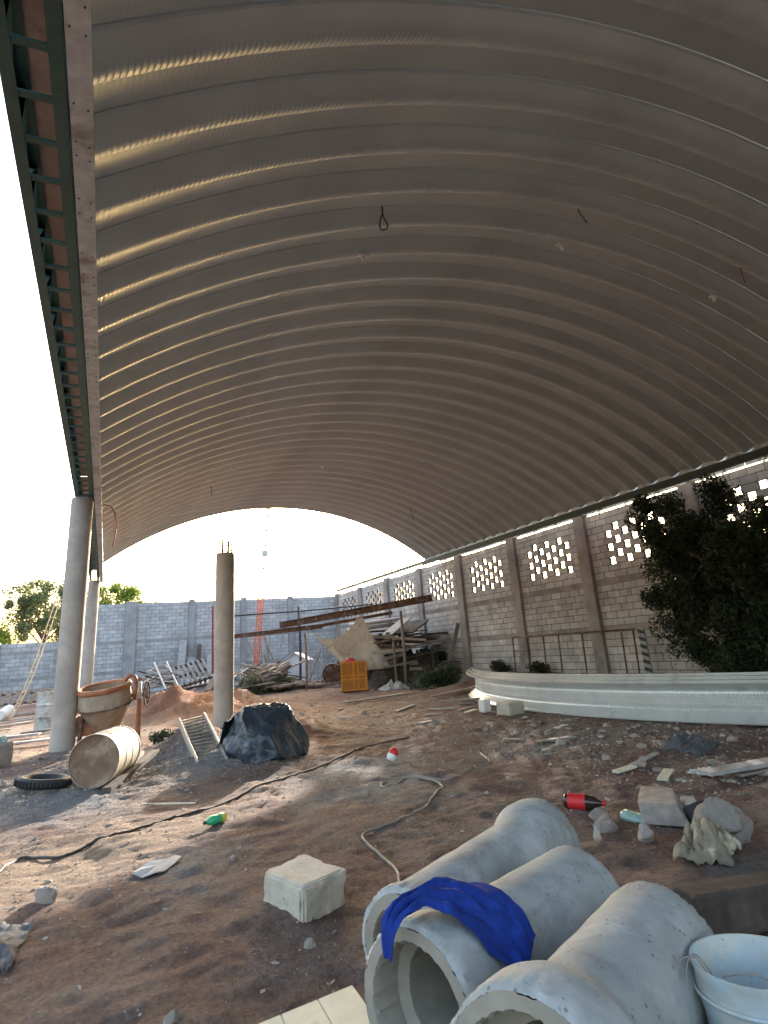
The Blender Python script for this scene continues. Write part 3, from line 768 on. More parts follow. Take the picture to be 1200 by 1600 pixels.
rock("stone", 3.02, 3.78, .05, M_palerock, "narrow pale stone standing on end left of the curb piece", seed=47, sq=(.45, .6, 1.1), zoff=.8, sub=3)
rock("stone", 3.0, 4.25, .05, M_palerock, "flat crumbly pale stone behind the pipe tops, left of the bottle with the red label", seed=49, sq=(1.2, .7, .4), sub=3)
rock("stone", -.25, 4.85, .07, M_rock, "reddish brown clod on the sunlit earth at the left", seed=51, sq=(1, .7, .8), zoff=.6, sub=3)
rock("stone", .31, 3.02, .035, M_palerock, "small pale stone near the bottom left of the photo, upper of two close together", seed=53, sub=3, sq=(1.2, .7, .6))
rock("stone", .95, 3.36, .035, M_rock, "reddish stone on the earth close to the near end of the farthest pipe", seed=55, sub=3, sq=(1, .8, .8))

# broken curb
rough_block("curb_piece", M_rock, [(3.52, 3.88), (3.70, 3.62), (4.08, 4.05), (3.92, 4.32)], .0, .13, "broken grey concrete curb piece with one clean straight edge, right of the bottles", "curb",
            top=[(3.54, 3.94), (3.70, 3.72), (4.06, 4.10), (3.93, 4.30)], n=14, rough=.008, seed=5)

def bottle(name, p, d, L, r, m, label, cat_="bottle", lab=None, labm=None, squash=1.0, cap=None):
    p = V(p); d = V(d).normalized()
    q = d.to_track_quat('Z', 'Y').to_matrix().to_4x4()
    c = thing(name, tuple(p), label, cat_)
    M = Matrix.Translation(p) @ q @ Matrix.Diagonal((1, squash, 1, 1))
    prof = [(.001, 0), (r * .7, 0), (r, L * .05), (r, L * .25), (r * .93, L * .32), (r, L * .40), (r, L * .62), (r * .85, L * .74), (r * .45, L * .86), (r * .3, L * .92), (r * .3, L)]
    MB().lathe(prof, 24, M, wob=.004 if squash != 1 else 0).build("shell", m, c, smooth=True)
    MB().lathe([(r * .36, L * .95), (r * .36, L * 1.02), (.001, L * 1.02)], 16, M).build("cap", cap or M_red, c, smooth=True)
    if lab: MB().lathe([(r * 1.02, L * lab[0]), (r * 1.02, L * lab[1])], 24, M).build("label", labm, c, smooth=True)
    return c
bt = bottle("bottle", P(3.42, 4.62, .062), (.35, -.42, -.02), .31, .056, M_cola, "dark plastic bottle with a bright red label lying behind the pipes", lab=(.12, .55), labm=M_red)
bottle("bottle", P(3.62, 4.20, .045), (.14, -.38, -.05), .30, .06, M_clearpet, "crushed pale green clear bottle lying between the red-label bottle and the curb piece", squash=.6, cap=M_white)
bottle("bottle", P(.98, 5.98, .04), (-.14, -.08, .0), .19, .045, M_greenpet, "small bright green bottle with a yellow label on the sunlit strip of earth", lab=(.0, .22), labm=M_yellow, squash=.8, cap=M_black)
cp = thing("paper_cup", tuple(P(3.13, 7.42)), "small red and white container standing alone in the middle of the yard", "container")
Mx = Matrix.Translation(P(3.13, 7.42, .03)) @ Matrix.Rotation(.5, 4, 'Y')
MB().lathe([(.001, 0), (.055, 0), (.06, .05), (.05, .09)], 20, Mx).build("body", M_white, cp, smooth=True)
MB().lathe([(.055, .06), (.058, .10), (.03, .14), (.001, .145)], 20, Mx).build("lid", M_red, cp, smooth=True)
# black pipe stub and crumpled bag
st = thing("pipe_stub", tuple(P(3.80, 3.62)), "short open black pipe stub standing on end between the curb piece and the boulder", "pipe")
MB().lathe([(.075, 0), (.075, .13), (.068, .13), (.068, .01)], 28, Matrix.Translation(P(3.80, 3.62, .0)) @ Matrix.Rotation(-.5, 4, 'X')).build("shell", M_black, st, smooth=True, autos=R_(40))
def crumple(name, x, y, rx, ry, h, m, label, cat_, seed, n=34, rot=0.0, flat=0.0):
    def fn(u, v):
        a, b = (u - .5) * 2, (v - .5) * 2
        k = noise.fractal(V((a * 1.7 + seed, b * 1.7, 0)), 1, 2, 4); k2 = abs(noise.noise(V((a * 3 + seed, b * 3, 5))))
        rr = 1 + .25 * noise.noise(V((a * 2, b * 2, seed)))
        px, py = a * rx * rr, b * ry * rr
        e = max(0, 1 - max(abs(a), abs(b)) ** 3)
        c, s_ = math.cos(rot), math.sin(rot)
        X, Y = x + px * c - py * s_, y + px * s_ + py * c
        return (X, Y, H(X, Y) + .008 + e * h * (.55 + .7 * k + .8 * k2) + (1 - e) * flat * abs(k))
    o = MB().grid(fn, n, n).build(name, m, None, smooth=True, loc=tuple(P(x, y)), thick=.004, autos=R_(30))
    return tag(o, label, cat_)
crumple("crumpled_bag", 3.36, 3.22, .17, .15, .17, M_bag, "crumpled brown and cream paper bag in front of the boulder at the right", "bag", 4, rot=.5, flat=.06)
crumple("plastic_sheet", -.385, 4.25, .085, .30, .022, M_greyplastic, "torn dark grey plastic sheet on the ground at the left edge", "sheet", 9, rot=-.1, flat=.03)
def flat_piece(name, pts, m, label, cat_, th=.006, dz=.012, group=None, bend=.01):
    c = sum((V((p[0], p[1], 0)) for p in pts), V()) / len(pts)
    zc = max(H(p[0], p[1]) for p in pts) + dz; mb = MB(); n = len(pts)
    vs = [(p[0], p[1], H(p[0], p[1]) + dz + bend * random.uniform(-.3, 1)) for p in pts]
    vs2 = [(a, b, z + th) for a, b, z in vs]
    cb = (c.x, c.y, H(c.x, c.y) + dz); ct = (c.x, c.y, H(c.x, c.y) + dz + th)
    fs = [(i, (i + 1) % n, 2 * n) for i in range(n)]; fs = [f[::-1] for f in fs]
    fs += [(n + i, n + (i + 1) % n, 2 * n + 1) for i in range(n)] + [(i, (i + 1) % n, n + (i + 1) % n, n + i) for i in range(n)]
    mb.add(vs + vs2 + [cb, ct], fs)
    o = mb.build(name, m, None, loc=(c.x, c.y, zc)); return tag(o, label, cat_, group)
flat_piece("cardboard_scrap", [(.24, 5.0), (.30, 4.95), (.38, 4.93), (.44, 4.95), (.50, 5.05), (.57, 5.20), (.53, 5.24), (.45, 5.17), (.36, 5.18), (.30, 5.12)], M_paper, "torn flat grey cardboard scrap on the shaded earth left of the big concrete block", "cardboard")
# bottom boards
def board(name, p, q, w, t, m, label, cat_="board", group=None, up=(0, 0, 1), parent=None, bevel=0):
    mb = MB().bar(p, q, w, t, up)
    mid = (V(p) + V(q)) / 2
    o = mb.build(name, m, parent, loc=None if parent else tuple(mid), bevel=bevel)
    if not parent: tag(o, label, cat_, group)
    return o
fb = thing("foam_board", (.75, 2.7, .03), "cream coloured scored board lying at the bottom edge of the photo", "board")
for i in range(3):
    a0, a1 = i / 3, (i + 1) / 3 - .006
    A, B, Cc, D = V((.52, 2.74, .02)), V((.96, 2.80, .03)), V((.955, 2.40, .03)), V((.50, 2.33, .02))
    q = [A.lerp(B, a0), A.lerp(B, a1), D.lerp(Cc, a1), D.lerp(Cc, a0)]
    mb = MB(); mb.add([tuple(p) for p in q] + [tuple(p + V((0, 0, .035))) for p in q], [(0, 1, 2, 3), (7, 6, 5, 4), (0, 4, 5, 1), (1, 5, 6, 2), (2, 6, 7, 3), (3, 7, 4, 0)])
    mb.build("panel", M_cream, fb, bevel=.004)
flat_piece("tile", [(2.80, 2.86), (2.92, 2.82), (2.86, 2.60), (2.66, 2.63)], M_paper, "pale rectangular tile piece on the earth behind the bucket", "tile", .012, .02, bend=.004)
board("timber", (2.42, 2.50, .10), (3.6, 2.20, .10), .16, .17, M_darkwood, "dark heavy timber lying at the right edge behind the bucket", "timber", bevel=.01)
rock("stone", 1.02, 2.60, .06, M_palerock, "white rubble piece at the bottom edge beside the pipes", seed=61, sub=3)

# cables
def cable(pts, r, m, label):
    P4 = [V((x, y, 0)) for x, y in pts]; n = len(pts) * 10
    o = []
    for k in range(n + 1):
        p = cspline(P4, k / n); hm = sum(H(p.x + .18 * math.cos(w), p.y + .18 * math.sin(w)) for w in (0, 1.26, 2.51, 3.77, 5.03)) / 5; o.append((p.x, p.y, max(hm, H(p.x, p.y) - .004) + r * .8))
    ob = MB().tube(o, r, 8).build("cable", m, None, smooth=True, loc=o[len(o) // 2]); tag(ob, label, "cable")
cable([(-.75, 5.2), (-.60, 5.55), (-.49, 5.94), (-.23, 5.84), (.02, 6.06), (.41, 6.38), (.70, 6.62), (1.0, 6.80), (1.55, 7.37), (2.16, 7.83), (2.95, 8.49), (3.5, 9.0), (4.2, 9.2)], .011, M_cable,
      "dark brown cable running diagonally across the sunlit strip of earth")
cable([(3.96, 6.63), (4.18, 7.14), (4.12, 7.0), (3.89, 6.49), (3.5, 6.25), (3.17, 6.09), (2.93, 6.44), (2.64, 6.47), (2.55, 6.26), (2.72, 6.30), (2.90, 6.38), (3.03, 6.18), (2.99, 5.88), (2.74, 5.55), (2.46, 5.24), (2.12, 5.0), (1.89, 4.90), (1.76, 4.78), (1.74, 4.44), (1.71, 4.08), (1.62, 3.83), (1.45, 3.4), (1.28, 3.1), (1.14, 2.9), (1.06, 2.75), (1.0, 2.58)], .009, M_greycable,
      "looping grey cable in the middle of the yard that runs behind the pipes")
board("stick", P(.42, 7.45, .015), P(.90, 7.17, .012), .018, .012, M_cream, "thin pale stick lying on the sunlit earth in front of the ladder", "stick")

# ------------------------------------------------------------------ drum, tyre, ramp, tarp
def barrel(x, y, z, ang, L, r, label, m, marks=False, standing=False, name="steel_drum"):
    c = thing(name, (x, y, z - r if not standing else z), label, "drum", "steel drums")
    if standing: M = Matrix.Translation((x, y, z))
    else: M = Matrix.Translation((x, y, z)) @ Matrix.Rotation(ang, 4, 'Z') @ Matrix.Rotation(PI / 2, 4, 'Y')
    prof = [(r, 0), (r + .006, .004), (r + .006, .018), (r - .002, .025)]
    for i in range(1, 40):
        z_ = .025 + (L - .05) * i / 40; k = 0
        for c0 in (.34, .66): k += .012 * math.exp(-((i / 40 - c0) / .018) ** 2)
        prof.append((r - .002 + k, z_))
    prof += [(r - .002, L - .02), (r + .006, L - .016), (r + .006, L - .002), (r, L)]
    MB().lathe(prof, 48, M, wob=.004).build("shell", m, c, smooth=True, autos=R_(50))
    MB().lathe([(.001, .03), (r * .5, .028 + .006), (r - .03, .03), (r - .004, .012)], 48, M).build("head", M_barrelhead, c, smooth=True)
    MB().lathe([(.001, L - .02), (r - .004, L - .012)], 48, M).build("head", M_barrelhead, c, smooth=True)
    if marks:
        for k in range(2):
            pts = []
            def fn(u, v):
                zz = .20 + .11 * k + .07 * v; a = PI + (-.35 + .7 * u) + .1
                rr = r + .008
                return M @ V((rr * math.cos(a), rr * math.sin(a), zz + .012 * math.sin(u * 9)))
            MB().grid(fn, 12, 3).build("paint_mark", M_blackmark, c, smooth=True)
    return c
barrel(-.055, 8.62, .29 + H(0, 8.9) * .5, R_(72), .86, .28, "cream painted steel drum lying on its side with a rusty end facing the camera", M_barrel, True)
barrel(-1.15, 17.9, H(-1.15, 17.9), 0, .86, .30, "grey steel drum standing upright behind the nearest column", M_galv, standing=True)
tb = board("plank", P(.30, 9.2, .10), P(.52, 10.0, .16), .09, .05, M_wood, "short plank propped beside the drum", "plank")
board("plank", P(.10, 8.5, .03), P(.72, 10.1, .12), .10, .05, M_darkwood, "dark wooden plank lying on the ground right of the drum", "plank")
ty = thing("tyre", tuple(P(-.58, 8.98)), "old black tyre lying flat on the ground left of the drum", "tyre")
prof = []
for k in range(16):
    a = 2 * PI * k / 16; prof.append((.235 + .060 * math.cos(a), .055 + .055 * math.sin(a)))
MT = Matrix.Translation(P(-.58, 8.98, .02)) @ Matrix.Rotation(.12, 4, 'Y')
MB().lathe(prof, 48, MT, closed=True).build("carcass", M_black, ty, smooth=True)
mb = MB()
for k in range(44):
    a = 2 * PI * k / 44
    for dz in (.025, .055): mb.bar(MT @ V((.290 * math.cos(a), .290 * math.sin(a), dz)), MT @ V((.297 * math.cos(a + .05), .297 * math.sin(a + .05), dz + .03)), .018, .012)
mb.build("tread", M_black, ty)

# slatted metal ramp ladder
ld = thing("ladder", (1.3, 9.3, 0), "slatted aluminium ladder leaning on the gravel heap left of the middle column", "ladder")
A0, A1 = V((1.16, 9.10, .04)), V((1.52, 9.04, .04)); B0, B1 = V((1.12, 10.9, .58)), V((1.52, 11.0, .60))
B0 = V((1.06, 10.55, .47)); B1 = V((1.45, 10.75, .50))
MB().bar(A0, B0, .03, .085).build("rail", M_aluminium, ld, bevel=.004)
MB().bar(A1, B1, .03, .085).build("rail", M_aluminium, ld, bevel=.004)
for k in range(14):
    t = (k + .6) / 14
    MB().bar(A0.lerp(B0, t) + V((.015, 0, 0)), A1.lerp(B1, t) - V((.015, 0, 0)), .062, .016).build("tread", M_slat, ld)

# dark tarpaulin over a heap
tp = rock_mesh(.60, 77, (.88, 1.05, .92), 6, .22)
def tarp_pt(p):
    p = V(p); q = p * 5; k = .040 * (.3 - abs(noise.noise(q * .8))) + .016 * (.3 - abs(noise.noise(q * 2.3 + V((3, 0, 0))))) + .006 * noise.noise(q * 6)
    p = p + p.normalized() * k; x, y = 2.10 + p.x, 9.35 + p.y; z = H(x, y)
    low = p.z + .12
    if low < 0:
        f = 1 + .12 * min(1, -low * 3); x, y = 2.10 + p.x * f, 9.35 + p.y * f; return (x, y, H(x, y) + .008 + .05 * max(0, noise.noise(V((x * 7, y * 7, 0)))))
    return (x, y, z + .01 + low)
tp.v = [tarp_pt(p) for p in tp.v]
o = tp.build("tarpaulin", M_tarp, None, smooth=True, loc=(2.22, 9.55, 0), autos=R_(34)); tag(o, "dark blue-black tarpaulin thrown over a heap at the foot of the middle column", "tarpaulin")
def flap(u, v):
    x = 1.62 + .55 * u - .05 * v; y = 9.35 + .9 * u + .15 * math.sin(3 * v)
    z = .50 - .35 * v + .06 * math.sin(7 * v + 3 * u) + .05 * noise.noise(V((u * 5, v * 5, 2)))
    return (x + .12 * (1 - v) * (1 - u) - .14 * (1 - u), y, max(H(x, y) + .02, z))
o = MB().grid(flap, 24, 18).build("tarp_scrap", M_tarp, None, smooth=True, loc=(1.8, 9.7, .2), thick=.006, autos=R_(25)); tag(o, "stiff flap of dark tarpaulin standing between the ladder and the covered heap", "tarpaulin")

# ------------------------------------------------------------------ concrete mixer
mx = thing("concrete_mixer", (.2, 13.1, 0), "rusty orange concrete mixer with a cement caked drum behind the lying steel drum", "concrete mixer")
MM = Matrix.Translation((.10, 13.1, .24 + H(.1, 13.1))) @ Matrix.Rotation(R_(-7), 4, 'Y') @ Matrix.Rotation(R_(8), 4, 'X') @ Matrix.Diagonal((1.12, 1.12, 1.05, 1))
bowl = [(.001, .0), (.16, .0), (.20, .02), (.37, .38), (.385, .40), (.385, .66), (.375, .70), (.355, .70), (.365, .655), (.365, .40), (.18, .05), (.001, .03)]
MB().lathe(bowl, 48, MM, wob=.008).build("bowl", M_cementsteel, mx, smooth=True, autos=R_(40))
MB().lathe([(.385, .655), (.405, .66), (.410, .70), (.395, .735), (.365, .735), (.355, .70)], 48, MM).build("rim", M_orange, mx, smooth=True)
MB().lathe([(.386, .38), (.402, .385), (.402, .41), (.386, .415)], 48, MM).build("ring_gear", M_rust, mx)
# yoke and frame
def mt(x, y, z): return MM @ V((x, y, z))
MB().tube([mt(.42, 0, .40), mt(.47, 0, .60), mt(.46, 0, .78), mt(.38, 0, .82), mt(.30, 0, .74)], .035, 10).build("yoke", M_orange, mx, smooth=True)
MB().bar((.62, 13.0, .0), (.60, 13.05, 1.08), .055, .055).build("leg", M_orange, mx)
MB().bar((-.34, 13.0, .0), (-.30, 13.05, .78), .05, .05).build("leg", M_rust, mx)
MB().bar((-.02, 13.25, -.02), (-.28, 13.1, .80), .16, .04, (1, 0, 0)).build("leg", M_orange, mx)
MB().bar((.62, 13.7, .0), (.60, 13.1, .9), .05, .05).build("leg", M_orange, mx)
MB().tube([(-.36, 13.05, .74), (.66, 13.05, .80)], .028, 10).build("axle", M_rust, mx, smooth=True)
MB().bar((-.30, 13.2, .10), (.62, 13.2, .06), .05, .05).build("base_bar", M_rust, mx)
MB().box((-.40, 13.1, .18), (-.12, 13.45, .52)).build("motor_box", M_orange, mx, bevel=.02)
MB().tube([(.60, 13.0, .72), (.60, 13.0, 1.02)], [.05, .03], 12).build("gear_case", M_barrel, mx, smooth=True)
wc_ = V((.73, 13.0, .80))
wh = MB(); pts = [wc_ + V((.09 * math.cos(a * PI / 12) * .6, .19 * math.cos(a * PI / 12) * .5, .20 * math.sin(a * PI / 12))) for a in range(25)]
wheel = wh.tube(pts, .014, 8).build("hand_wheel", M_rust, mx, smooth=True)
for k in range(5):
    a = 2 * PI * k / 5
    wh2 = MB().bar(wc_, wc_ + V((.054 * math.cos(a), .095 * math.cos(a), .20 * math.sin(a))), .014, .014).build("spoke", M_rust, mx)

# ------------------------------------------------------------------ left edge things
rough_block("concrete_block", M_rock, [(-1.75, 11.3), (-1.20, 11.75), (-1.30, 12.2), (-1.9, 11.8)], 0, .34, "grey concrete block at the left edge with a green net scrap on top", "block", n=12, seed=9)
gnet = MB()
for k in range(14):
    a = k * 1.3; gnet.tube([V((-1.42 + .12 * math.cos(a + t * .9), 11.8 + .1 * math.sin(a * 1.7 + t), .37 + .05 * math.sin(t * 1.3 + k))) for t in range(7)], .008, 5)
o = gnet.build("net_scrap", M_clearpet, None, smooth=True, loc=(-1.42, 11.8, .35)); tag(o, "tangle of pale green net on top of the left grey block", "net")
bucket(-2.35, 21.6, .13, .19, .36, "white bucket lying on its side on the ground at the left edge", .2, Matrix.Translation((-2.65, 21.8, .22)) @ Matrix.Rotation(R_(55), 4, 'Z') @ Matrix.Rotation(R_(80), 4, 'Y'), M_white, residue=False)
def ropefn():
    a, b = V((-.86, 13.1, 2.6)), V((-1.9, 17.3, .35)); n = 26
    mb = MB()
    for off in (-.035, .035): mb.tube([a.lerp(b, t / n) + V((off, 0, -.25 * math.sin(PI * t / n))) for t in range(n + 1)], .010, 6)
    for t in range(n):
        p = a.lerp(b, t / n) + V((0, 0, -.25 * math.sin(PI * t / n))); mb.bar(p - V((.035, 0, 0)), p + V((.035, 0, .02 if t % 2 else -.02)), .008, .008)
    return mb
o = ropefn().build("rope_ladder", M_cream, None, loc=(-1.4, 15, 1.4)); tag(o, "pale laced rope strung down from the nearest column to the ground at the left", "rope")
for i in range(26):
    x, y = random.uniform(-3.6, -.9), random.uniform(14.5, 27); a = random.uniform(-.4, .4); L = random.uniform(.4, 1.6)
    m = random.choice([M_greywood, M_wood, M_greywood])
    board("plank", P(x, y, .03 + i * .002), P(x + L * math.cos(a), y + L * math.sin(a), .04 + i * .002), random.uniform(.07, .18), .03, m, "loose weathered plank lying on the ground left of the columns", "plank", "loose planks left of the columns")
pl_ = thing("pallet", (-2.0, 25, .2), "dark slatted panel leaning at the foot of the low wall at the left edge", "pallet")
for k in range(7): MB().bar((-3.2 + .28 * k, 26.2, .75), (-3.35 + .28 * k, 25.0, .35), .16, .03).build("slat", M_darkwood, pl_)
for k in range(2): MB().bar((-3.5, 25.2 + .8 * k, .38 + .27 * k), (-1.35, 25.2 + .8 * k, .38 + .27 * k), .08, .06).build("stringer", M_darkwood, pl_)

# ------------------------------------------------------------------ lying roof panels
lp = arch_mesh(True, 1.0, AR)
names = ["outermost white ribbed arch panel lying on its side, nearest the camera", "middle white ribbed arch panel of the three lying nested on the ground", "innermost white ribbed arch panel of the three lying nested, nearest the wall"]
base_l = lp.build("arch_panel", M_white_sheet, None)
for i in range(3):
    o = base_l if i == 0 else base_l.copy()
    if i: COL.objects.link(o)
    o.location = (7.12 + AR + .205 + .16 * i, 9.75 + .12 * i, .015 + .035 * i)
    tag(o, names[i], "roof panel", "white arch panels on the ground")

# ------------------------------------------------------------------ rubble and litter near the arch panels
def scatter(n, fx, fy, rr, mats_, label, group, name="stone"):
    for i in range(n):
        x, y = fx(), fy(); rock(name, x, y, random.uniform(*rr), random.choice(mats_), label, "stone", group, sub=1)
scatter(40, lambda: random.uniform(4.6, 7.6), lambda: random.uniform(4.2, 7.0), (.03, .085), [M_palerock, M_rock, M_rock], "small lump of rubble in the litter in front of the lying arch panels", "rubble lumps in front of the arch panels")
scatter(30, lambda: random.uniform(5.2, 7.0), lambda: random.uniform(7.0, 10.5), (.03, .08), [M_palerock, M_rock], "small lump of rubble in the litter in front of the lying arch panels", "rubble lumps in front of the arch panels")
scatter(60, lambda: random.uniform(-1.6, 1.2), lambda: random.uniform(8.8, 14), (.015, .06), [M_palerock, M_rock], "small pale stone in the rubble around the lying drum and the mixer", "stones around the drum")
scatter(50, lambda: random.uniform(-.6, 5.0), lambda: random.gauss(6, 2.2) if True else 0, (.012, .035), [M_palerock, M_rock], "small loose stone on the open earth of the yard", "loose stones on the open earth")
scatter(40, lambda: random.uniform(3.5, 9.0), lambda: random.uniform(12, 20), (.03, .09), [M_palerock, M_rock], "small stone scattered on the ground before the scrap piles", "stones before the scrap piles")
for i in range(26):
    x, y = random.uniform(4.4, 8.0), random.uniform(4.4, 14); a = random.uniform(-.9, .6); L = random.uniform(.2, .6)
    if x > 6.7 and y < 12: continue
    board("wood_offcut", P(x, y, .02), P(x + L * math.cos(a), y + L * math.sin(a), .03), random.uniform(.04, .10), .02, random.choice([M_wood, M_greywood, M_cream]), "short wood offcut in the litter before the lying arch panels", "offcut", "wood offcuts before the arch panels")
rough_block("concrete_block", M_whiteconc, [(6.55, 10.05), (6.95, 10.15), (6.9, 10.5), (6.5, 10.4)], 0.0, .22, "pale chipped block under the edge of the lying arch panels", "block", n=10, seed=3)
rough_block("concrete_block", M_white, [(6.62, 11.0), (6.78, 11.0), (6.78, 11.2), (6.62, 11.2)], 0.0, .22, "small white upright brick propping the lying arch panels", "block", n=8, seed=12, rough=.004)
crumple("plastic_bag", 5.9, 5.6, .32, .22, .10, M_greyplastic, "grey crumpled plastic half buried in the litter below the arch panels at the right", "bag", 14, rot=.4)
crumple("plastic_bag", 5.05, 4.7, .10, .10, .06, M_bagwhite, "small whitish crumpled bag on the earth near the right edge", "bag", 17)
board("board", P(4.9, 4.55, .05), P(5.9, 4.35, .08), .18, .03, M_greywood, "grey board at the right edge among the rubble", "board")

# ------------------------------------------------------------------ scrap piles at the back
def pallet(M, label, cols_=7):
    c = thing("pallet", tuple(M @ V((0, 0, 0))), label, "pallet", "wooden pallets by the far wall")
    L, W = 1.2, 1.0
    for k in range(cols_):
        x = -L / 2 + .05 + (L - .1) * k / (cols_ - 1); MB().box((x - .045, -W / 2, .10), (x + .045, W / 2, .12)).xf(M).build("slat", M_greywood, c)
    for k in range(3):
        y = -W / 2 + .04 + (W - .08) * k / 2; MB().box((-L / 2, y - .035, .022), (L / 2, y + .035, .098)).xf(M).build("stringer", M_darkwood, c)
    for k in range(3):
        x = -L / 2 + .06 + (L - .12) * k / 2; MB().box((x - .05, -W / 2, 0), (x + .05, W / 2, .02)).xf(M).build("bottom_slat", M_greywood, c)
def TR(x, y, z, rx=0, ry=0, rz=0): return Matrix.Translation((x, y, z)) @ Matrix.Rotation(R_(rz), 4, 'Z') @ Matrix.Rotation(R_(ry), 4, 'Y') @ Matrix.Rotation(R_(rx), 4, 'X')
pallet(TR(2.95, 25.2, .85, 42, -12, 12), "pale slatted pallet tilted towards the camera on the heap left of the middle column")
pallet(TR(2.1, 26.5, .55, 10, 20, 30), "slatted pallet lower in the heap, left of the tilted one")
pallet(TR(3.6, 27, .45, 15, -8, -10), "slatted pallet at the right end of the heap, behind the middle column")
sl = thing("ladder", (1.95, 24.3, .4), "small whitish wooden ladder leaning on the pallet heap", "ladder")
a0, a1, b0, b1 = V((1.95, 24.0, .45)), V((2.40, 24.0, .42)), V((1.60, 25.0, 1.35)), V((2.02, 25.0, 1.35))
MB().bar(a0, b0, .05, .05).build("rail", M_aluminium, sl); MB().bar(a1, b1, .05, .05).build("rail", M_aluminium, sl)
for k in range(5):
    t = (k + .4) / 5; MB().bar(a0.lerp(b0, t), a1.lerp(b1, t), .045, .04).build("rung", M_aluminium, sl)
for i in range(46):
    x = random.gauss(2.2, .75); y = random.uniform(24.6, 28.5); z = random.uniform(.15, 1.15) * math.exp(-((x - 2.4) / 1.3) ** 2) + .1
    a = random.uniform(0, PI); L = random.uniform(.6, 1.6); e = random.uniform(-.3, .3)
    d = V((math.cos(a), math.sin(a) * .5, e)) * L / 2; p = V((x, y, z + .1))
    board("plank", p - d, p + d, random.uniform(.05, .13), .03, random.choice([M_greywood, M_wood, M_darkwood, M_greywood]), "weathered plank jumbled in the heap left of the middle column", "plank", "planks jumbled in the left heap")
for i, (x, h, w, m) in enumerate([(3.35, 2.35, .35, M_greywood), (4.15, 2.1, .22, M_darkwood), (3.8, 1.5, .45, M_greywood), (4.7, 1.6, .3, M_greywood)]):
    board("board", (x, 33.6 - .2 * i, .1), (x + .25, 34.8, h), w, .03, m, ["tall grey board leaning on the far wall left of the middle column", "narrow dark board leaning on the far wall left of the middle column", "wide short grey board leaning low on the far wall", "short grey board leaning on the far wall, rightmost of four"][i], "board", up=(0, -1, 0))
rp = board("post", (4.25, 29.0, -.1), (4.20, 29.0, 3.55), .07, .07, M_redrust, "thin dark red steel post just left of the middle column", "post")
board("post", (3.1, 22.0, .3), (3.35, 22.3, .62), .25, .25, M_wood, "short thick log end lying at the foot of the heap by the middle column", "log")
# weeds
def leaf_cloud(mb, pts, r, n, size, squash=.8, seed=0):
    rnd = random.Random(seed)
    for (cx_, cy_, cz_, rr) in pts:
        for i in range(n):
            a = rnd.uniform(0, 2 * PI); u = rnd.uniform(-1, 1); k = rnd.random() ** .45 * rr
            s_ = math.sqrt(1 - u * u)
            p = V((cx_ + k * s_ * math.cos(a), cy_ + k * s_ * math.sin(a), cz_ + k * u * squash))
            d = V((rnd.gauss(0, 1), rnd.gauss(0, 1), rnd.gauss(0, .8))).normalized(); e = d.orthogonal().normalized()
            e = (Matrix.Rotation(rnd.uniform(0, 6.28), 3, d) @ e); f = d.cross(e); sz = size * rnd.uniform(.6, 1.4)
            mb.add([p - e * sz, p + f * sz * .45, p + e * sz, p - f * sz * .45], [(0, 1, 2, 3)])
    return mb
def bush(x, y, r, h, n, size, m, label, cat_="plant", group=None, seed=1, name="bush"):
    c = thing(name, tuple(P(x, y)), label, cat_, group); rnd = random.Random(seed)
    st_ = MB(); pts = []
    for k in range(9):
        a = rnd.uniform(0, 6.28); e = V((x + r * .7 * math.cos(a) * rnd.random(), y + r * .7 * math.sin(a) * rnd.random(), H(x, y) + h * rnd.uniform(.5, 1)))
        st_.tube([P(x, y), P(x, y).lerp(e, .5) + V((rnd.uniform(-.05, .05), 0, 0)), e], [.012, .009, .004], 5); pts.append((e.x, e.y, e.z - h * .2, r * rnd.uniform(.3, .55)))
    st_.build("stem", M_bark, c); leaf_cloud(MB(), pts, 0, n, size, .8, seed).build("foliage", m, c)
    return c
bush(5.0, 23.6, .6, .65, 110, .05, M_weed, "green weeds growing right beside the middle column", seed=3)
bush(6.1, 24.2, .6, .45, 90, .05, M_weed, "low green weeds in front of the mast foot", seed=4)
bush(9.6, 27.5, .7, 2.0, 130, .05, M_weed, "climbing weeds behind the hanging sackcloth", seed=5)
bush(11.4, 21.9, .55, .9, 200, .05, M_leafdark, "dark spiky shrub at the foot of the openwork wall beside the leaning plank", seed=6)
bush(11.35, 22.9, .5, 1.0, 200, .05, M_leafdark, "second dark shrub behind the leaning plank at the wall", seed=7)
bush(9.4, 18.0, .9, .55, 420, .05, M_weed, "mound of dark green weeds at the left end of the lying arch panels", seed=8)
bush(11.6, 15.9, .45, .26, 150, .035, M_leafdark, "thin dark weeds at the wall behind the leaning metal frame", seed=9)
bush(11.5, 18.0, .5, .30, 160, .035, M_leafdark, "thin dark weeds at the wall left of the leaning metal frame", seed=10)
bush(.95, 11.9, .3, .22, 60, .03, M_weed, "small patch of green weeds at the foot of the ladder heap", seed=11)

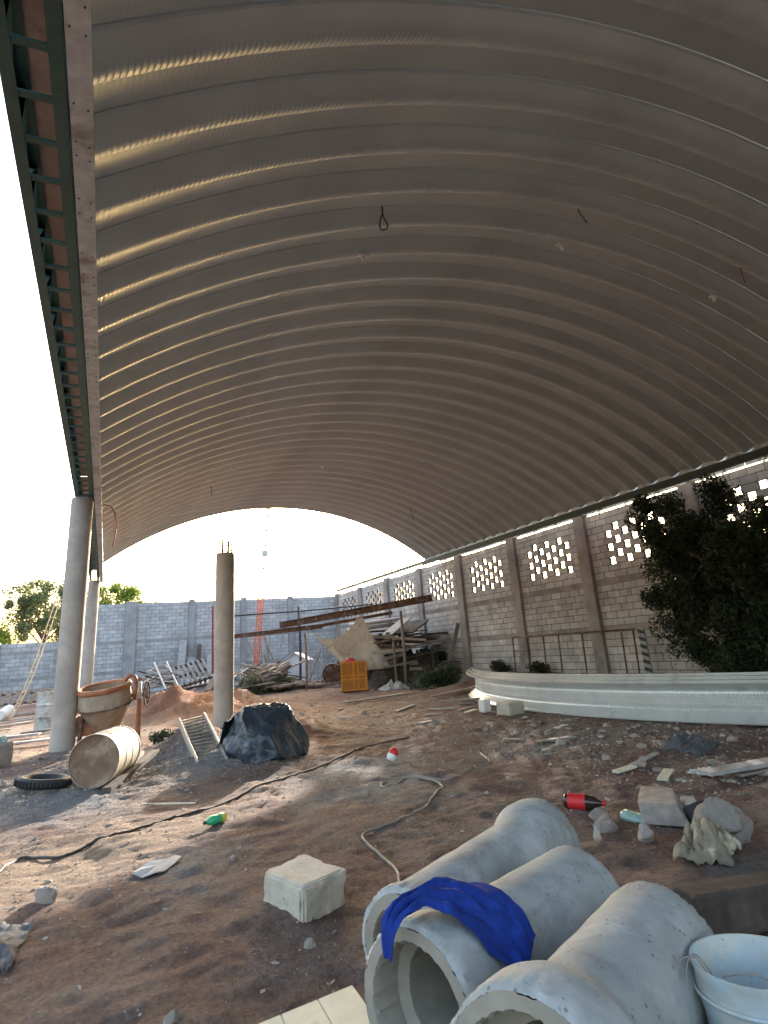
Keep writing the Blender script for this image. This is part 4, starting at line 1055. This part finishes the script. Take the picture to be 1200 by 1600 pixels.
# steel beams on posts
def ibeam(p, q, h, w, label, group="rusty steel beams on posts"):
    p, q = V(p), V(q); c = thing("steel_beam", tuple((p + q) / 2), label, "beam", group)
    MB().bar(p, q, .012, h - .026).build("web", M_rust, c)
    for s_ in (-1, 1): MB().bar(p + V((0, 0, s_ * (h / 2 - .006))), q + V((0, 0, s_ * (h / 2 - .006))), w, .012).build("flange", M_rust, c)
    return c
ibeam((10.05, 19.3, 2.78), (6.0, 24.2, 2.36), .22, .20, "long rusty steel beam carried on posts above the scrap, right end high")
ibeam((7.3, 23.0, 2.20), (4.3, 26.4, 2.10), .16, .14, "shorter rusty beam below and left of the long one, ending by the middle column")
ibeam((9.2, 20.8, 2.44), (6.6, 24.0, 2.15), .10, .10, "thin rusty beam lying directly under the long beam")
for i, (x, y, h, lb) in enumerate([(6.75, 23.4, 2.0, "rough wooden post under the beams, left of the hanging sackcloth"), (8.35, 21.6, 2.4, "wooden post under the long beam behind the hanging sackcloth"), (9.3, 20.3, 2.45, "wooden post under the long beam to the right of the sackcloth"), (7.4, 26.5, 3.2, "dark vertical post behind the beams with a thin pipe tied to it")]):
    o = MB().tube([(x, y, -.1), (x + .03, y, h * .5), (x, y, h)], .05, 9).build("post", M_wood if i < 3 else M_darkwood, None, smooth=True, loc=(x, y, 0)); tag(o, lb, "post")
o = MB().tube([(4.0, 27, 2.95), (7.4, 26.6, 3.0), (10.6, 26.0, 3.12)], .03, 8).build("pole", M_black, None, smooth=True, loc=(7.4, 26.6, 3.0)); tag(o, "thin black horizontal pole in front of the far wall above the beams", "pole")
# mast
ms = thing("lattice_mast", (6.75, 30.5, 0), "tall slender orange lattice mast with a small grey box, in front of the far wall", "mast")
def mastp(z): return V((6.45 + .085 * z, 31, z))
zz = 0; 
for (z0, z1, m) in ((0, 3.9, M_mast), (3.9, 12.5, M_mast)):
    for k in range(3):
        a = 2 * PI * k / 3 + .4; off = V((.15 * math.cos(a), .15 * math.sin(a), 0))
        MB().tube([mastp(z0) + off, mastp(z1) + off],   .028 if z0 == 0 else .028, 6).build("leg", m, ms)
n = 0
lat = MB(); latw = MB()
z = .1
while z < 12.3:
    for k in range(3):
        a = 2 * PI * k / 3 + .4; b = 2 * PI * (k + 1) / 3 + .4
        o1 = V((.15 * math.cos(a), .15 * math.sin(a), 0)); o2 = V((.15 * math.cos(b), .15 * math.sin(b), 0))
        t = lat if z < 3.9 else latw
        t.bar(mastp(z) + o1, mastp(z) + o2, .022 if z < 3.9 else .03, .022 if z < 3.9 else .05)
        if z < 3.9: t.bar(mastp(z) + o1, mastp(z + .38) + o2, .022, .022)
    z += .38
lat.build("lattice", M_mast, ms); latw.build("lattice", M_rust, ms)
MB().box(tuple(mastp(6.0) + V((-.13, -.2, 0))), tuple(mastp(6.0) + V((.15, -.05, .28)))).build("antenna_box", M_galv, ms, bevel=.01)

def heap2(u, v):
    x = 4.6 + 3.2 * u; y = 24.3 + 4.2 * v
    e = math.sin(PI * u) ** .5 * math.sin(PI * v) ** .5
    return (x, y, H(x, y) - .05 + e * (.38 + .35 * noise.fractal(V((x * 1.3, y * 1.3, 7)), 1, 2, 4)) + .2 * e * abs(noise.noise(V((x * 5, y * 5, 0)))))
o = MB().grid(heap2, 70, 60).build("rubbish_heap", M_darkwood, None, smooth=True, loc=(6.9, 26.4, .1), autos=R_(25)); tag(o, "low dark heap of soil and rubbish between the middle column and the dog house", "heap")
for i in range(70):
    x = random.uniform(4.7, 6.5); y = random.uniform(24.3, 27.6); z = random.uniform(.25, .75); a = random.uniform(-1.2, 1.2); L = random.uniform(.5, 1.6)
    d = V((math.cos(a), math.sin(a), random.uniform(-.3, .55))) * L / 2; p = V((x, y, z + .1))
    board("scrap_piece", p - d, p + d, random.uniform(.04, .16), random.uniform(.03, .06), random.choice([M_darkwood, M_greywood, M_wood, M_wood]), "odd board or bar in the low scrap between the middle column and the crate", "scrap", "odd pieces in the low scrap")
# white little gabled house
dg = thing("dog_house", (8.35, 28.8, 0), "small white gabled dog house among the scrap left of the orange crate", "dog house")
def gable():
    x0, x1, y0, y1, e, r = 7.45, 8.55, 28.4, 29.5, 1.02, 1.32
    M = Matrix.Translation((8.0, 29, 0)) @ Matrix.Rotation(R_(-28), 4, 'Z') @ Matrix.Translation((-8.0, -29, 0))
    mb = MB(); ym = (y0 + y1) / 2; z0 = .18
    mb.add([(x0, y0, z0), (x1, y0, z0), (x1, y1, z0), (x0, y1, z0), (x0, y0, e), (x1, y0, e), (x1, y1, e), (x0, y1, e), ((x0 + x1) / 2, y0, r), ((x0 + x1) / 2, y1, r)],
           [(0, 1, 5, 8, 4), (2, 3, 7, 9, 6), (3, 0, 4, 7), (1, 2, 6, 5), (3, 2, 1, 0), (4, 8, 9, 7), (8, 5, 6, 9)])
    mb.xf(M).build("walls", M_dog, dg)
    for s_ in (0, 1):
        xe = x0 - .08 if s_ == 0 else x1 + .08; xm = (x0 + x1) / 2
        rm = MB(); ze = e - .05
        rm.add([(xe, y0 - .08, ze), (xm, y0 - .08, r + .01), (xm, y1 + .08, r + .01), (xe, y1 + .08, ze), (xe, y0 - .08, ze + .03), (xm, y0 - .08, r + .04), (xm, y1 + .08, r + .04), (xe, y1 + .08, ze + .03)],
               [(0, 1, 2, 3), (7, 6, 5, 4), (0, 4, 5, 1), (1, 5, 6, 2), (2, 6, 7, 3), (3, 7, 4, 0)]).xf(M).build("roof_side", M_dog, dg)
    MB().box((x0 - .05, y0 - .05, .12), (x1 + .05, y1 + .05, .18)).xf(M).build("base", M_dog, dg)
gable()
# orange crate on the ground
cr = thing("crate", (7.6, 20.8, 0), "tall orange-yellow plastic crate with a red bundle on top, beside the scrap pile", "crate")
MC = Matrix.Translation((7.62, 20.75, 0)) @ Matrix.Rotation(R_(-20), 4, 'Z')
W2, D2, HH = .42, .40, .92
for (a, b, nm) in (((-W2, -D2, .02), (W2, -D2 + .03, HH), "front_panel"), ((-W2, D2 - .03, .02), (W2, D2, HH), "back_panel"), ((-W2, -D2 + .03, .02), (-W2 + .03, D2 - .03, HH), "side_panel"), ((W2 - .03, -D2 + .03, .02), (W2, D2 - .03, HH), "side_panel")):
    MB().box(a, b).xf(MC).build(nm, M_cratein, cr)
mb = MB()
for z in (.03, .36, .48, .88): mb.box((-W2 - .02, -D2 - .025, z), (W2 + .02, -D2 - .002, z + .045))
for x in (-W2, -.02, .12, W2 - .05): mb.box((x, -D2 - .022, .04), (x + .05, -D2 - .004, .88))
for z in (.03, .36, .88): mb.box((W2 + .002, -D2, z), (W2 + .022, D2, z + .045))
for y in (-D2, 0, D2 - .05): mb.box((W2 + .003, y, .04), (W2 + .02, y + .05, .88))
mb.xf(MC).build("ribs", M_crate, cr)
MB().box((-W2 + .03, -D2 + .03, .75), (W2 - .03, D2 - .03, .8)).xf(MC).build("contents", M_darkwood, cr)
def redf(u, v):
    a = 2 * PI * u; r = .28 * v; return MC @ V((-.10 + r * math.cos(a), r * math.sin(a), .82 + .22 * (1 - v * v) + .06 * noise.noise(V((math.cos(a) * 3 * v, math.sin(a) * 3 * v, 2)))))
o = MB().grid(redf, 28, 10).build("bundle", M_red, None, smooth=True, loc=(7.6, 20.8, .8), autos=R_(25)); tag(o, "bright red crumpled bundle sitting on the orange crate", "bundle")

# hanging sackcloth
def sack(u, v):
    # top corners hang from posts; sags between
    A = V((6.62, 22.9, 2.30)); B = V((8.35, 21.45, 2.36)); Cc = V((8.95, 20.9, .62)); D = V((7.9, 22.0, .52))
    top = A.lerp(B, u) + V((0, 0, -.62 * math.sin(PI * min(1, u * 1.12)) ** .8 * (1 if u < .9 else .6)))
    bot = D.lerp(Cc, u)
    p = top.lerp(bot, v); 
    p += V((.10 * math.sin(u * 11 + v * 3), .12 * math.sin(u * 9 + 1 + v * 2), .0)) * .6 * (.3 + v) + V((0, .04 * noise.noise(V((u * 6, v * 6, 1))), 0))
    return tuple(p)
o = MB().grid(sack, 50, 40).build("sackcloth", M_sack, None, smooth=True, loc=(8, 21.9, 1.4), thick=.008); tag(o, "large beige sackcloth hanging from the beams, sagging to the scrap", "cloth")
def heapf(u, v):
    x = 8.5 + 3.0 * u; y = 20.9 + 4.0 * v
    e = math.sin(PI * min(1, max(0, u))) ** .5 * math.sin(PI * v) ** .45
    return (x, y, H(x, y) - .05 + e * (1.0 + .5 * noise.fractal(V((x * 1.5, y * 1.5, 0)), 1, 2, 4)) + .25 * e * abs(noise.noise(V((x * 6, y * 6, 0)))))
o = MB().grid(heapf, 70, 70).build("scrap_heap", M_darkwood, None, smooth=True, loc=(10, 23, .3), autos=R_(25)); tag(o, "dark mass of rotten timber at the core of the scrap pile by the wall", "scrap heap")
# timber / log stack between crate and arch panels
for i in range(17):
    row = i // 5; k = i % 5
    x0 = 8.6 + .15 * k + random.uniform(-.1, .1); y0 = 21.8 + .33 * k + row * .15
    z = .12 + .2 * row
    L = random.uniform(2.0, 3.0)
    p = V((x0, y0, z + .02 * k)); q = p + V((L * .86, -L * .45 + random.uniform(-.2, .2), random.uniform(.0, .1)))
    board("timber", p, q, .26, .18, M_darkwood, "dark heavy timber in the stack right of the orange crate", "timber", "dark timbers in the stack", bevel=.01)
for i in range(9):
    x = random.uniform(9.3, 11.2); y = random.uniform(22.2, 24.2); z = .95 + .11 * i
    a = random.uniform(-.7, .1); L = random.uniform(1.3, 2.3)
    d = V((math.cos(a), math.sin(a), random.uniform(-.05, .1))) * L / 2; p = V((x, y, z))
    board("sheet_metal", p - d, p + d, random.uniform(.6, 1.1), .03, M_rust if i % 2 else M_darkwood, "rusty sheet lying flat on the upper part of the scrap pile", "sheet", "rusty sheets on the scrap pile")
board("board", (9.4, 21.9, 1.72), (10.6, 22.6, 2.32), .5, .04, M_greywood, "pale grey board propped steeply on top of the scrap pile", "board")
board("board", (10.2, 22.2, 1.75), (11.3, 23.0, 2.2), .9, .05, M_darkwood, "dark board resting behind the pale board on top of the scrap pile", "board")
board("door_panel", (8.9, 21.8, 1.52), (10.4, 21.4, 1.42), .5, .05, M_darkwood, "dark flat panel across the middle of the scrap pile", "panel")
for i in range(7):
    y0 = 23.6 + .22 * (i % 4); z = 2.02 + .17 * (i // 4)
    o = MB().lathe([(.075, 0), (.075, 1.9), (.062, 1.9), (.062, 0)], 20, Matrix.Translation((8.75, y0, z)) @ Matrix.Rotation(R_(-8 - 2 * i), 4, 'Z') @ Matrix.Rotation(R_(86), 4, 'Y'), closed=True).build("pvc_pipe", M_pvc, None, smooth=True, loc=None, autos=R_(40))
    tag(o, "pale grey plastic pipe in the bundle on top of the scrap pile", "pipe", "plastic pipes on the scrap pile")
tk = thing("work_table", (9.4, 23.8, 0), "dark steel rack carrying the plastic pipes behind the sackcloth", "rack")
for (x, y) in ((8.8, 23.4), (10.6, 23.4), (8.8, 24.5), (10.6, 24.5)): MB().bar((x, y, 0), (x, y, 1.90), .08, .08).build("leg", M_darkwood, tk)
MB().box((8.7, 23.3, 1.9), (10.7, 24.6, 1.94)).build("top", M_darkwood, tk)
MB().box((8.9, 23.5, 1.0), (10.5, 24.4, 1.6)).build("box", M_darkwood, tk, bevel=.02)
for i in range(80):
    x = random.uniform(8.6, 11.5); y = random.uniform(20.7, 23.6); z = random.uniform(.35, 1.75)
    a = random.uniform(-.8, .5); L = random.uniform(.3, 1.5); d = V((math.cos(a), math.sin(a), random.uniform(-.15, .15))) * L / 2; p = V((x, y, z))
    board("scrap_piece", p - d, p + d, random.uniform(.05, .25), random.uniform(.03, .12), random.choice([M_darkwood, M_rust, M_greywood, M_wood, M_palerock]), "odd piece of timber or metal stuck in the scrap pile right of the sackcloth", "scrap", "odd pieces in the right scrap pile")
board("post", (9.05, 20.5, 0), (9.03, 20.5, 1.48), .06, .06, M_wood, "thin pale upright stake in front of the timber stack", "stake")
board("plank", (11.25, 20.9, .35), (11.75, 20.7, 1.95), .16, .04, M_wood, "pale plank leaning upright against the openwork wall", "plank", up=(0, 1, 0))
board("post", (10.7, 20.9, .2), (10.7, 20.9, 1.2), .09, .09, M_darkwood, "short dark stake at the right end of the scrap pile", "stake")
# left junk between mast and dog house
for i, (x, y, rr, h, m, lb) in enumerate([(6.6, 27.0, .45, .95, M_cementsteel, "brown bell shaped tub standing beside the mast foot"), (5.1, 27.4, .4, .7, M_bluetarp, "light blue tarpaulin bundle right of the middle column"), (5.95, 25.0, .35, .55, M_whiteconc, "pale grey basin lying among the weeds")]):
    c = thing("tub" if i != 1 else "tarp_bundle", (x, y, 0), lb, "tub" if i != 1 else "tarpaulin")
    MB().lathe([(.001, .0), (rr * .72, 0), (rr * .8, h * .3), (rr, h * .85), (rr * 1.05, h * .9), (rr * 1.02, h), (rr * .93, h * .98), (rr * .7, h * .3), (.001, h * .2)] if i != 1 else [(rr * 1.3, 0), (rr * 1.2, h * .3), (rr * .8, h * .8), (rr * .3, h), (.001, h)], 26, Matrix.Translation((x, y, .02)), wob=.03 if i == 1 else .012).build("body", m, c, smooth=True)
for i in range(60):
    x = random.uniform(4.8, 9.0); y = random.uniform(23.0, 27.5); z = random.uniform(.03, .26) if x < 6.6 else random.uniform(.0, .08); a = random.uniform(-1, 1); L = random.uniform(.5, 1.7)
    d = V((math.cos(a), math.sin(a), random.uniform(-.1, .25) if x < 6.6 else random.uniform(-.05, .05))) * L / 2; p = V((x, y, z + .1))
    board("scrap_piece", p - d, p + d, random.uniform(.05, .22), random.uniform(.03, .08), random.choice([M_darkwood, M_greywood, M_wood, M_rust]), "odd board or bar in the low scrap between the middle column and the crate", "scrap", "odd pieces in the low scrap")
for i in range(9):
    x = 7.3 + .17 * i; a = V((x + random.uniform(-.3, .3), 25.5, .1)); b = V((x + .9 + random.uniform(-.4, .4), 26.5, 1.5 + random.uniform(-.3, .4)))
    board("stick", a, b, .05, .05, random.choice([M_wood, M_greywood]), "thin grey stick leaning in the fan of sticks behind the sackcloth", "stick", "fan of sticks behind the sackcloth")
for i in range(12):
    x = random.uniform(6.6, 7.6); board("stick", (x, 30.8, .5), (x + random.uniform(-.6, .6), 32, random.uniform(1.6, 2.6)), .06, .06, random.choice([M_wood, M_greywood]), "rough grey branch leaning against the far wall near the mast", "branch", "branches leaning by the mast")
wl = thing("cart_wheel", (8.3, 24.6, 0), "round dark wheel leaning in front of the white dog house", "wheel")
MB().lathe([(.36, -.03), (.40, -.03), (.40, .03), (.36, .03)], 36, Matrix.Translation((8.15, 24.5, .45)) @ Matrix.Rotation(R_(65), 4, 'Z') @ Matrix.Rotation(R_(80), 4, 'Y'), closed=True).build("rim", M_black, wl, smooth=True, autos=R_(40))
MB().lathe([(.001, -.015), (.36, -.012), (.36, .012), (.001, .015)], 36, Matrix.Translation((8.15, 24.5, .45)) @ Matrix.Rotation(R_(65), 4, 'Z') @ Matrix.Rotation(R_(80), 4, 'Y')).build("disc", M_rust, wl)
crumple("plastic_bag", 8.55, 19.6, .45, .3, .22, M_bagwhite, "heap of white crumpled plastic bags on the ground right of the crate", "bag", 22)
crumple("plastic_bag", 9.35, 19.3, .4, .28, .20, M_greyplastic, "dark grey plastic bag right of the white bags", "bag", 23)
crumple("plastic_bag", 10.1, 18.2, .3, .2, .25, M_bagwhite, "whitish plastic bundle at the left end of the lying arch panels", "bag", 25)
for i, (p, q) in enumerate([((6.6, 17.0), (9.4, 15.5)), ((7.4, 14.8), (9.0, 15.2)), ((6.9, 13.3), (8.2, 12.9)), ((5.6, 16.0), (7.6, 16.3))]):
    board("plank", P(*p, .04), P(*q, .06), .12, .04, M_wood, ["long plank on the ground running to the left end of the arch panels", "plank beside the red earth heap at the end of the arch panels", "short plank lying in front of the arch panels' left end", "plank lying flat in front of the crate"][i], "plank")

# ------------------------------------------------------------------ by the openwork wall
fr = thing("metal_frame", (11.7, 14.6, .4), "rusty thin metal frame with uprights leaning along the openwork wall", "frame")
za, zb = .30, 1.30
MB().tube([(11.62, 12.0, zb), (11.62, 14.7, zb + .01), (11.62, 17.2, zb + .02)], .02, 8).build("top_rail", M_rust, fr, smooth=True)
for y in (12.05, 12.45, 13.9, 14.9, 15.6, 16.4, 17.15): MB().bar((11.58, y, za), (11.62, y, zb), .03, .03).build("upright", M_rust, fr)
MB().bar((11.62, 16.4, .9), (11.62, 17.15, .9), .02, .02).build("cross_bar", M_rust, fr)
sb = thing("striped_board", (11.7, 11.8, .4), "narrow board with black and white stripes standing at the openwork wall", "board")
MB().box((11.64, 11.72, .25), (11.67, 11.92, 1.33)).build("plank", M_greywood, sb)
for k in range(6):
    z = .32 + .17 * k
    mb = MB(); mb.add([(11.632, 11.725, z), (11.632, 11.915, z + .05), (11.632, 11.915, z + .13), (11.632, 11.725, z + .08), (11.638, 11.725, z), (11.638, 11.915, z + .05), (11.638, 11.915, z + .13), (11.638, 11.725, z + .08)], [(0, 1, 2, 3), (7, 6, 5, 4), (0, 4, 5, 1), (1, 5, 6, 2), (2, 6, 7, 3), (3, 7, 4, 0)]); mb.build("stripe", M_blackmark, sb)

def tree(name, x, y, h, crown, n, size, m, label, trunk_r=.12, group=None, seed=1, z0=0.0, limbs=9, droop=0.0):
    c = thing(name, (x, y, z0), label, "tree", group); rnd = random.Random(seed); t = MB()
    top = V((x + rnd.uniform(-.2, .2), y + rnd.uniform(-.2, .2), z0 + h * .75))
    t.tube([V((x, y, z0 - .2)), V((x + .05, y, z0 + h * .25)), V((x, y + .05, z0 + h * .5)), top], [trunk_r, trunk_r * .8, trunk_r * .55, trunk_r * .25], 10)
    pts = list(crown)
    for (cx_, cy_, cz_, rr) in pts[:limbs * 2]:
        b = V((x, y, z0 + h * rnd.uniform(.35, .7))); e = V((cx_, cy_, cz_)); mid = b.lerp(e, .5) + V((rnd.uniform(-.1, .1), rnd.uniform(-.1, .1), rnd.uniform(0, .2)))
        t.tube([b, mid, e], [trunk_r * .4, trunk_r * .25, trunk_r * .08], 6)
    t.build("trunk", M_bark, c, smooth=True)
    mb = MB(); leaf_cloud(mb, pts, 0, n, size, .9, seed)
    if droop:
        for (cx_, cy_, cz_, rr) in pts:
            for i in range(5):
                a = rnd.uniform(0, 6.28); p = V((cx_ + rr * .9 * math.cos(a), cy_ + rr * .9 * math.sin(a), cz_)); L = rnd.uniform(.2, .6) * droop
                for k in range(14):
                    q = p + V((rnd.gauss(0, .03), rnd.gauss(0, .03), -L * k / 14)); e = V((rnd.gauss(0, 1), rnd.gauss(0, 1), -.8)).normalized() * size; f = e.orthogonal().normalized() * size * .3
                    mb.add([q - f, q + e, q + f, q - e * .3], [(0, 1, 2, 3)])
    mb.build("crown", m, c); return c
# dark tree under the roof at the right: columns of foliage between Y 6 and 11.3
rnd = random.Random(5); crown = []
for i in range(190):
    y = rnd.uniform(5.4, 9.95); u = (y - 5.6) / 5.4
    zmax = 3.95 - (0.0 if 8.4 < y < 10.2 else .9) - (1.5 * max(0, (y - 9.9)) if y > 9.9 else 0) + rnd.uniform(-.2, .1)
    z = rnd.uniform(.55, max(.9, zmax)); x = rnd.uniform(10.2, 11.6)
    crown.append((x, y, z, rnd.uniform(.22, .42)))
rnd.shuffle(crown)
tree("tree", 10.9, 8.4, 3.6, crown, 620, .038, M_leafdark, "dark bushy tree growing against the openwork wall at the right", .13, seed=5, z0=.35, limbs=9, droop=1.0)
# tall thin tuft against openings
# earth heap below the tree
# trees beyond the walls
def far_crown(cx_, cy_, zc, rx, rz, n, seed):
    r = random.Random(seed); out = []
    for i in range(n):
        a = r.uniform(0, 6.28); k = r.random() ** .6; u = r.uniform(-1, 1)
        out.append((cx_ + rx * k * math.cos(a), cy_ + rx * k * math.sin(a) * .7, zc + rz * u * (1 - .4 * k), r.uniform(.3, .75)))
    return out
tree("tree", -4.0, 50, 6.2, far_crown(-3.7, 50, 5.3, 2.6, 2.3, 84, 2), 200, .10, M_leaf, "tall open tree beyond the low wall, seen left of the nearest column", .14, "trees beyond the walls", 2)
tree("tree", -7.0, 46, 4.4, far_crown(-7.0, 46, 3.4, 1.6, 1.2, 34, 3), 200, .08, M_leafbright, "bright yellow-green small tree beyond the low wall at the left edge", .15, "trees beyond the walls", 3)
tree("tree", .3, 50, 6.0, far_crown(.4, 50, 5.3, 1.9, 1.7, 50, 4), 170, .09, M_leafbright, "bright green tree top beyond the far wall, just right of the columns", .2, "trees beyond the walls", 4)
tree("tree", 2.8, 50, 5.4, far_crown(2.5, 50, 4.9, 1.8, .8, 34, 6), 130, .085, M_leaf, "low olive green tree top showing above the far wall, farthest right of the trees", .2, "trees beyond the walls", 6)

# ------------------------------------------------------------------ fine gravel as one mass
gv_ = MB(); rnd = random.Random(11)
def gravel(n, fx, fy, s0, s1):
    for i in range(n):
        x, y = fx(), fy(); s_ = rnd.uniform(s0, s1); z = H(x, y)
        a = rnd.uniform(0, 6.28); c, s2 = math.cos(a) * s_, math.sin(a) * s_; hh = s_ * rnd.uniform(.4, .8); k = rnd.uniform(.5, .9)
        gv_.add([(x + c, y + s2, z - .002), (x - s2 * k, y + c * k, z - .002), (x - c, y - s2, z - .002), (x + s2 * k, y - c * k, z - .002), (x + c * .3, y + s2 * .3, z + hh), (x - c * .2 - s2 * .2, y - s2 * .2 + c * .2, z + hh * .9)],
                [(0, 1, 4), (1, 5, 4), (1, 2, 5), (2, 3, 5), (3, 4, 5), (3, 0, 4)])
gravel(5200, lambda: rnd.uniform(-1.2, 5.5), lambda: 1.8 + abs(rnd.gauss(0, 1)) * 3.2, .003, .010)
gravel(3200, lambda: rnd.uniform(-1.5, 8), lambda: rnd.uniform(4.5, 13), .006, .018)
gravel(2600, lambda: rnd.gauss(1.3, .5), lambda: rnd.gauss(9.9, .7), .008, .022)
gravel(2200, lambda: rnd.gauss(-.6, .6), lambda: rnd.gauss(9.7, .9), .008, .024)
gravel(2200, lambda: rnd.uniform(4.3, 7.4), lambda: rnd.uniform(4.0, 9.5), .006, .026)
gravel(1500, lambda: rnd.uniform(-3.5, 9), lambda: rnd.uniform(12, 24), .012, .035)
o = gv_.build("gravel", M_gravel, None); tag(o, "fine loose gravel and grit strewn over the bare earth", "gravel", kind="stuff")

lt = MB(); rnd = random.Random(23)
def litter(n, fx, fy, s0, s1):
    for i in range(n):
        x, y = fx(), fy(); a = rnd.uniform(0, 6.28); L = rnd.uniform(s0, s1); w = L * rnd.uniform(.08, .5); z = H(x, y) + .004
        c, t = math.cos(a), math.sin(a); dz = rnd.uniform(0, L * .25); k = rnd.uniform(-.3, .3) * L
        lt.add([(x, y, z), (x + c * L * .5 - t * w * .5, y + t * L * .5 + c * w * .5, z + dz * .4), (x + c * L, y + t * L, z + dz), (x + c * L * .5 + t * w * .5, y + t * L * .5 - c * w * .5, z + dz * .6 + .003)], [(0, 1, 2), (0, 2, 3)])
litter(1300, lambda: rnd.uniform(-1.2, 5.5), lambda: rnd.uniform(2.2, 9), .01, .05)
litter(1500, lambda: rnd.gauss(5.9, .9), lambda: rnd.uniform(4.2, 12), .02, .11)
litter(900, lambda: rnd.gauss(.3, 1.0), lambda: rnd.uniform(8.6, 14), .02, .10)
litter(900, lambda: rnd.uniform(3, 9.5), lambda: rnd.uniform(10, 21), .03, .14)
M_litter = mat("litter_bits", (0.24, 0.20, 0.165), 0.9, 0, 0.2, 9, 0, island=0.65)
o = lt.build("litter", M_litter, None); tag(o, "chips, straw and scraps scattered over the earth", "litter", kind="stuff")
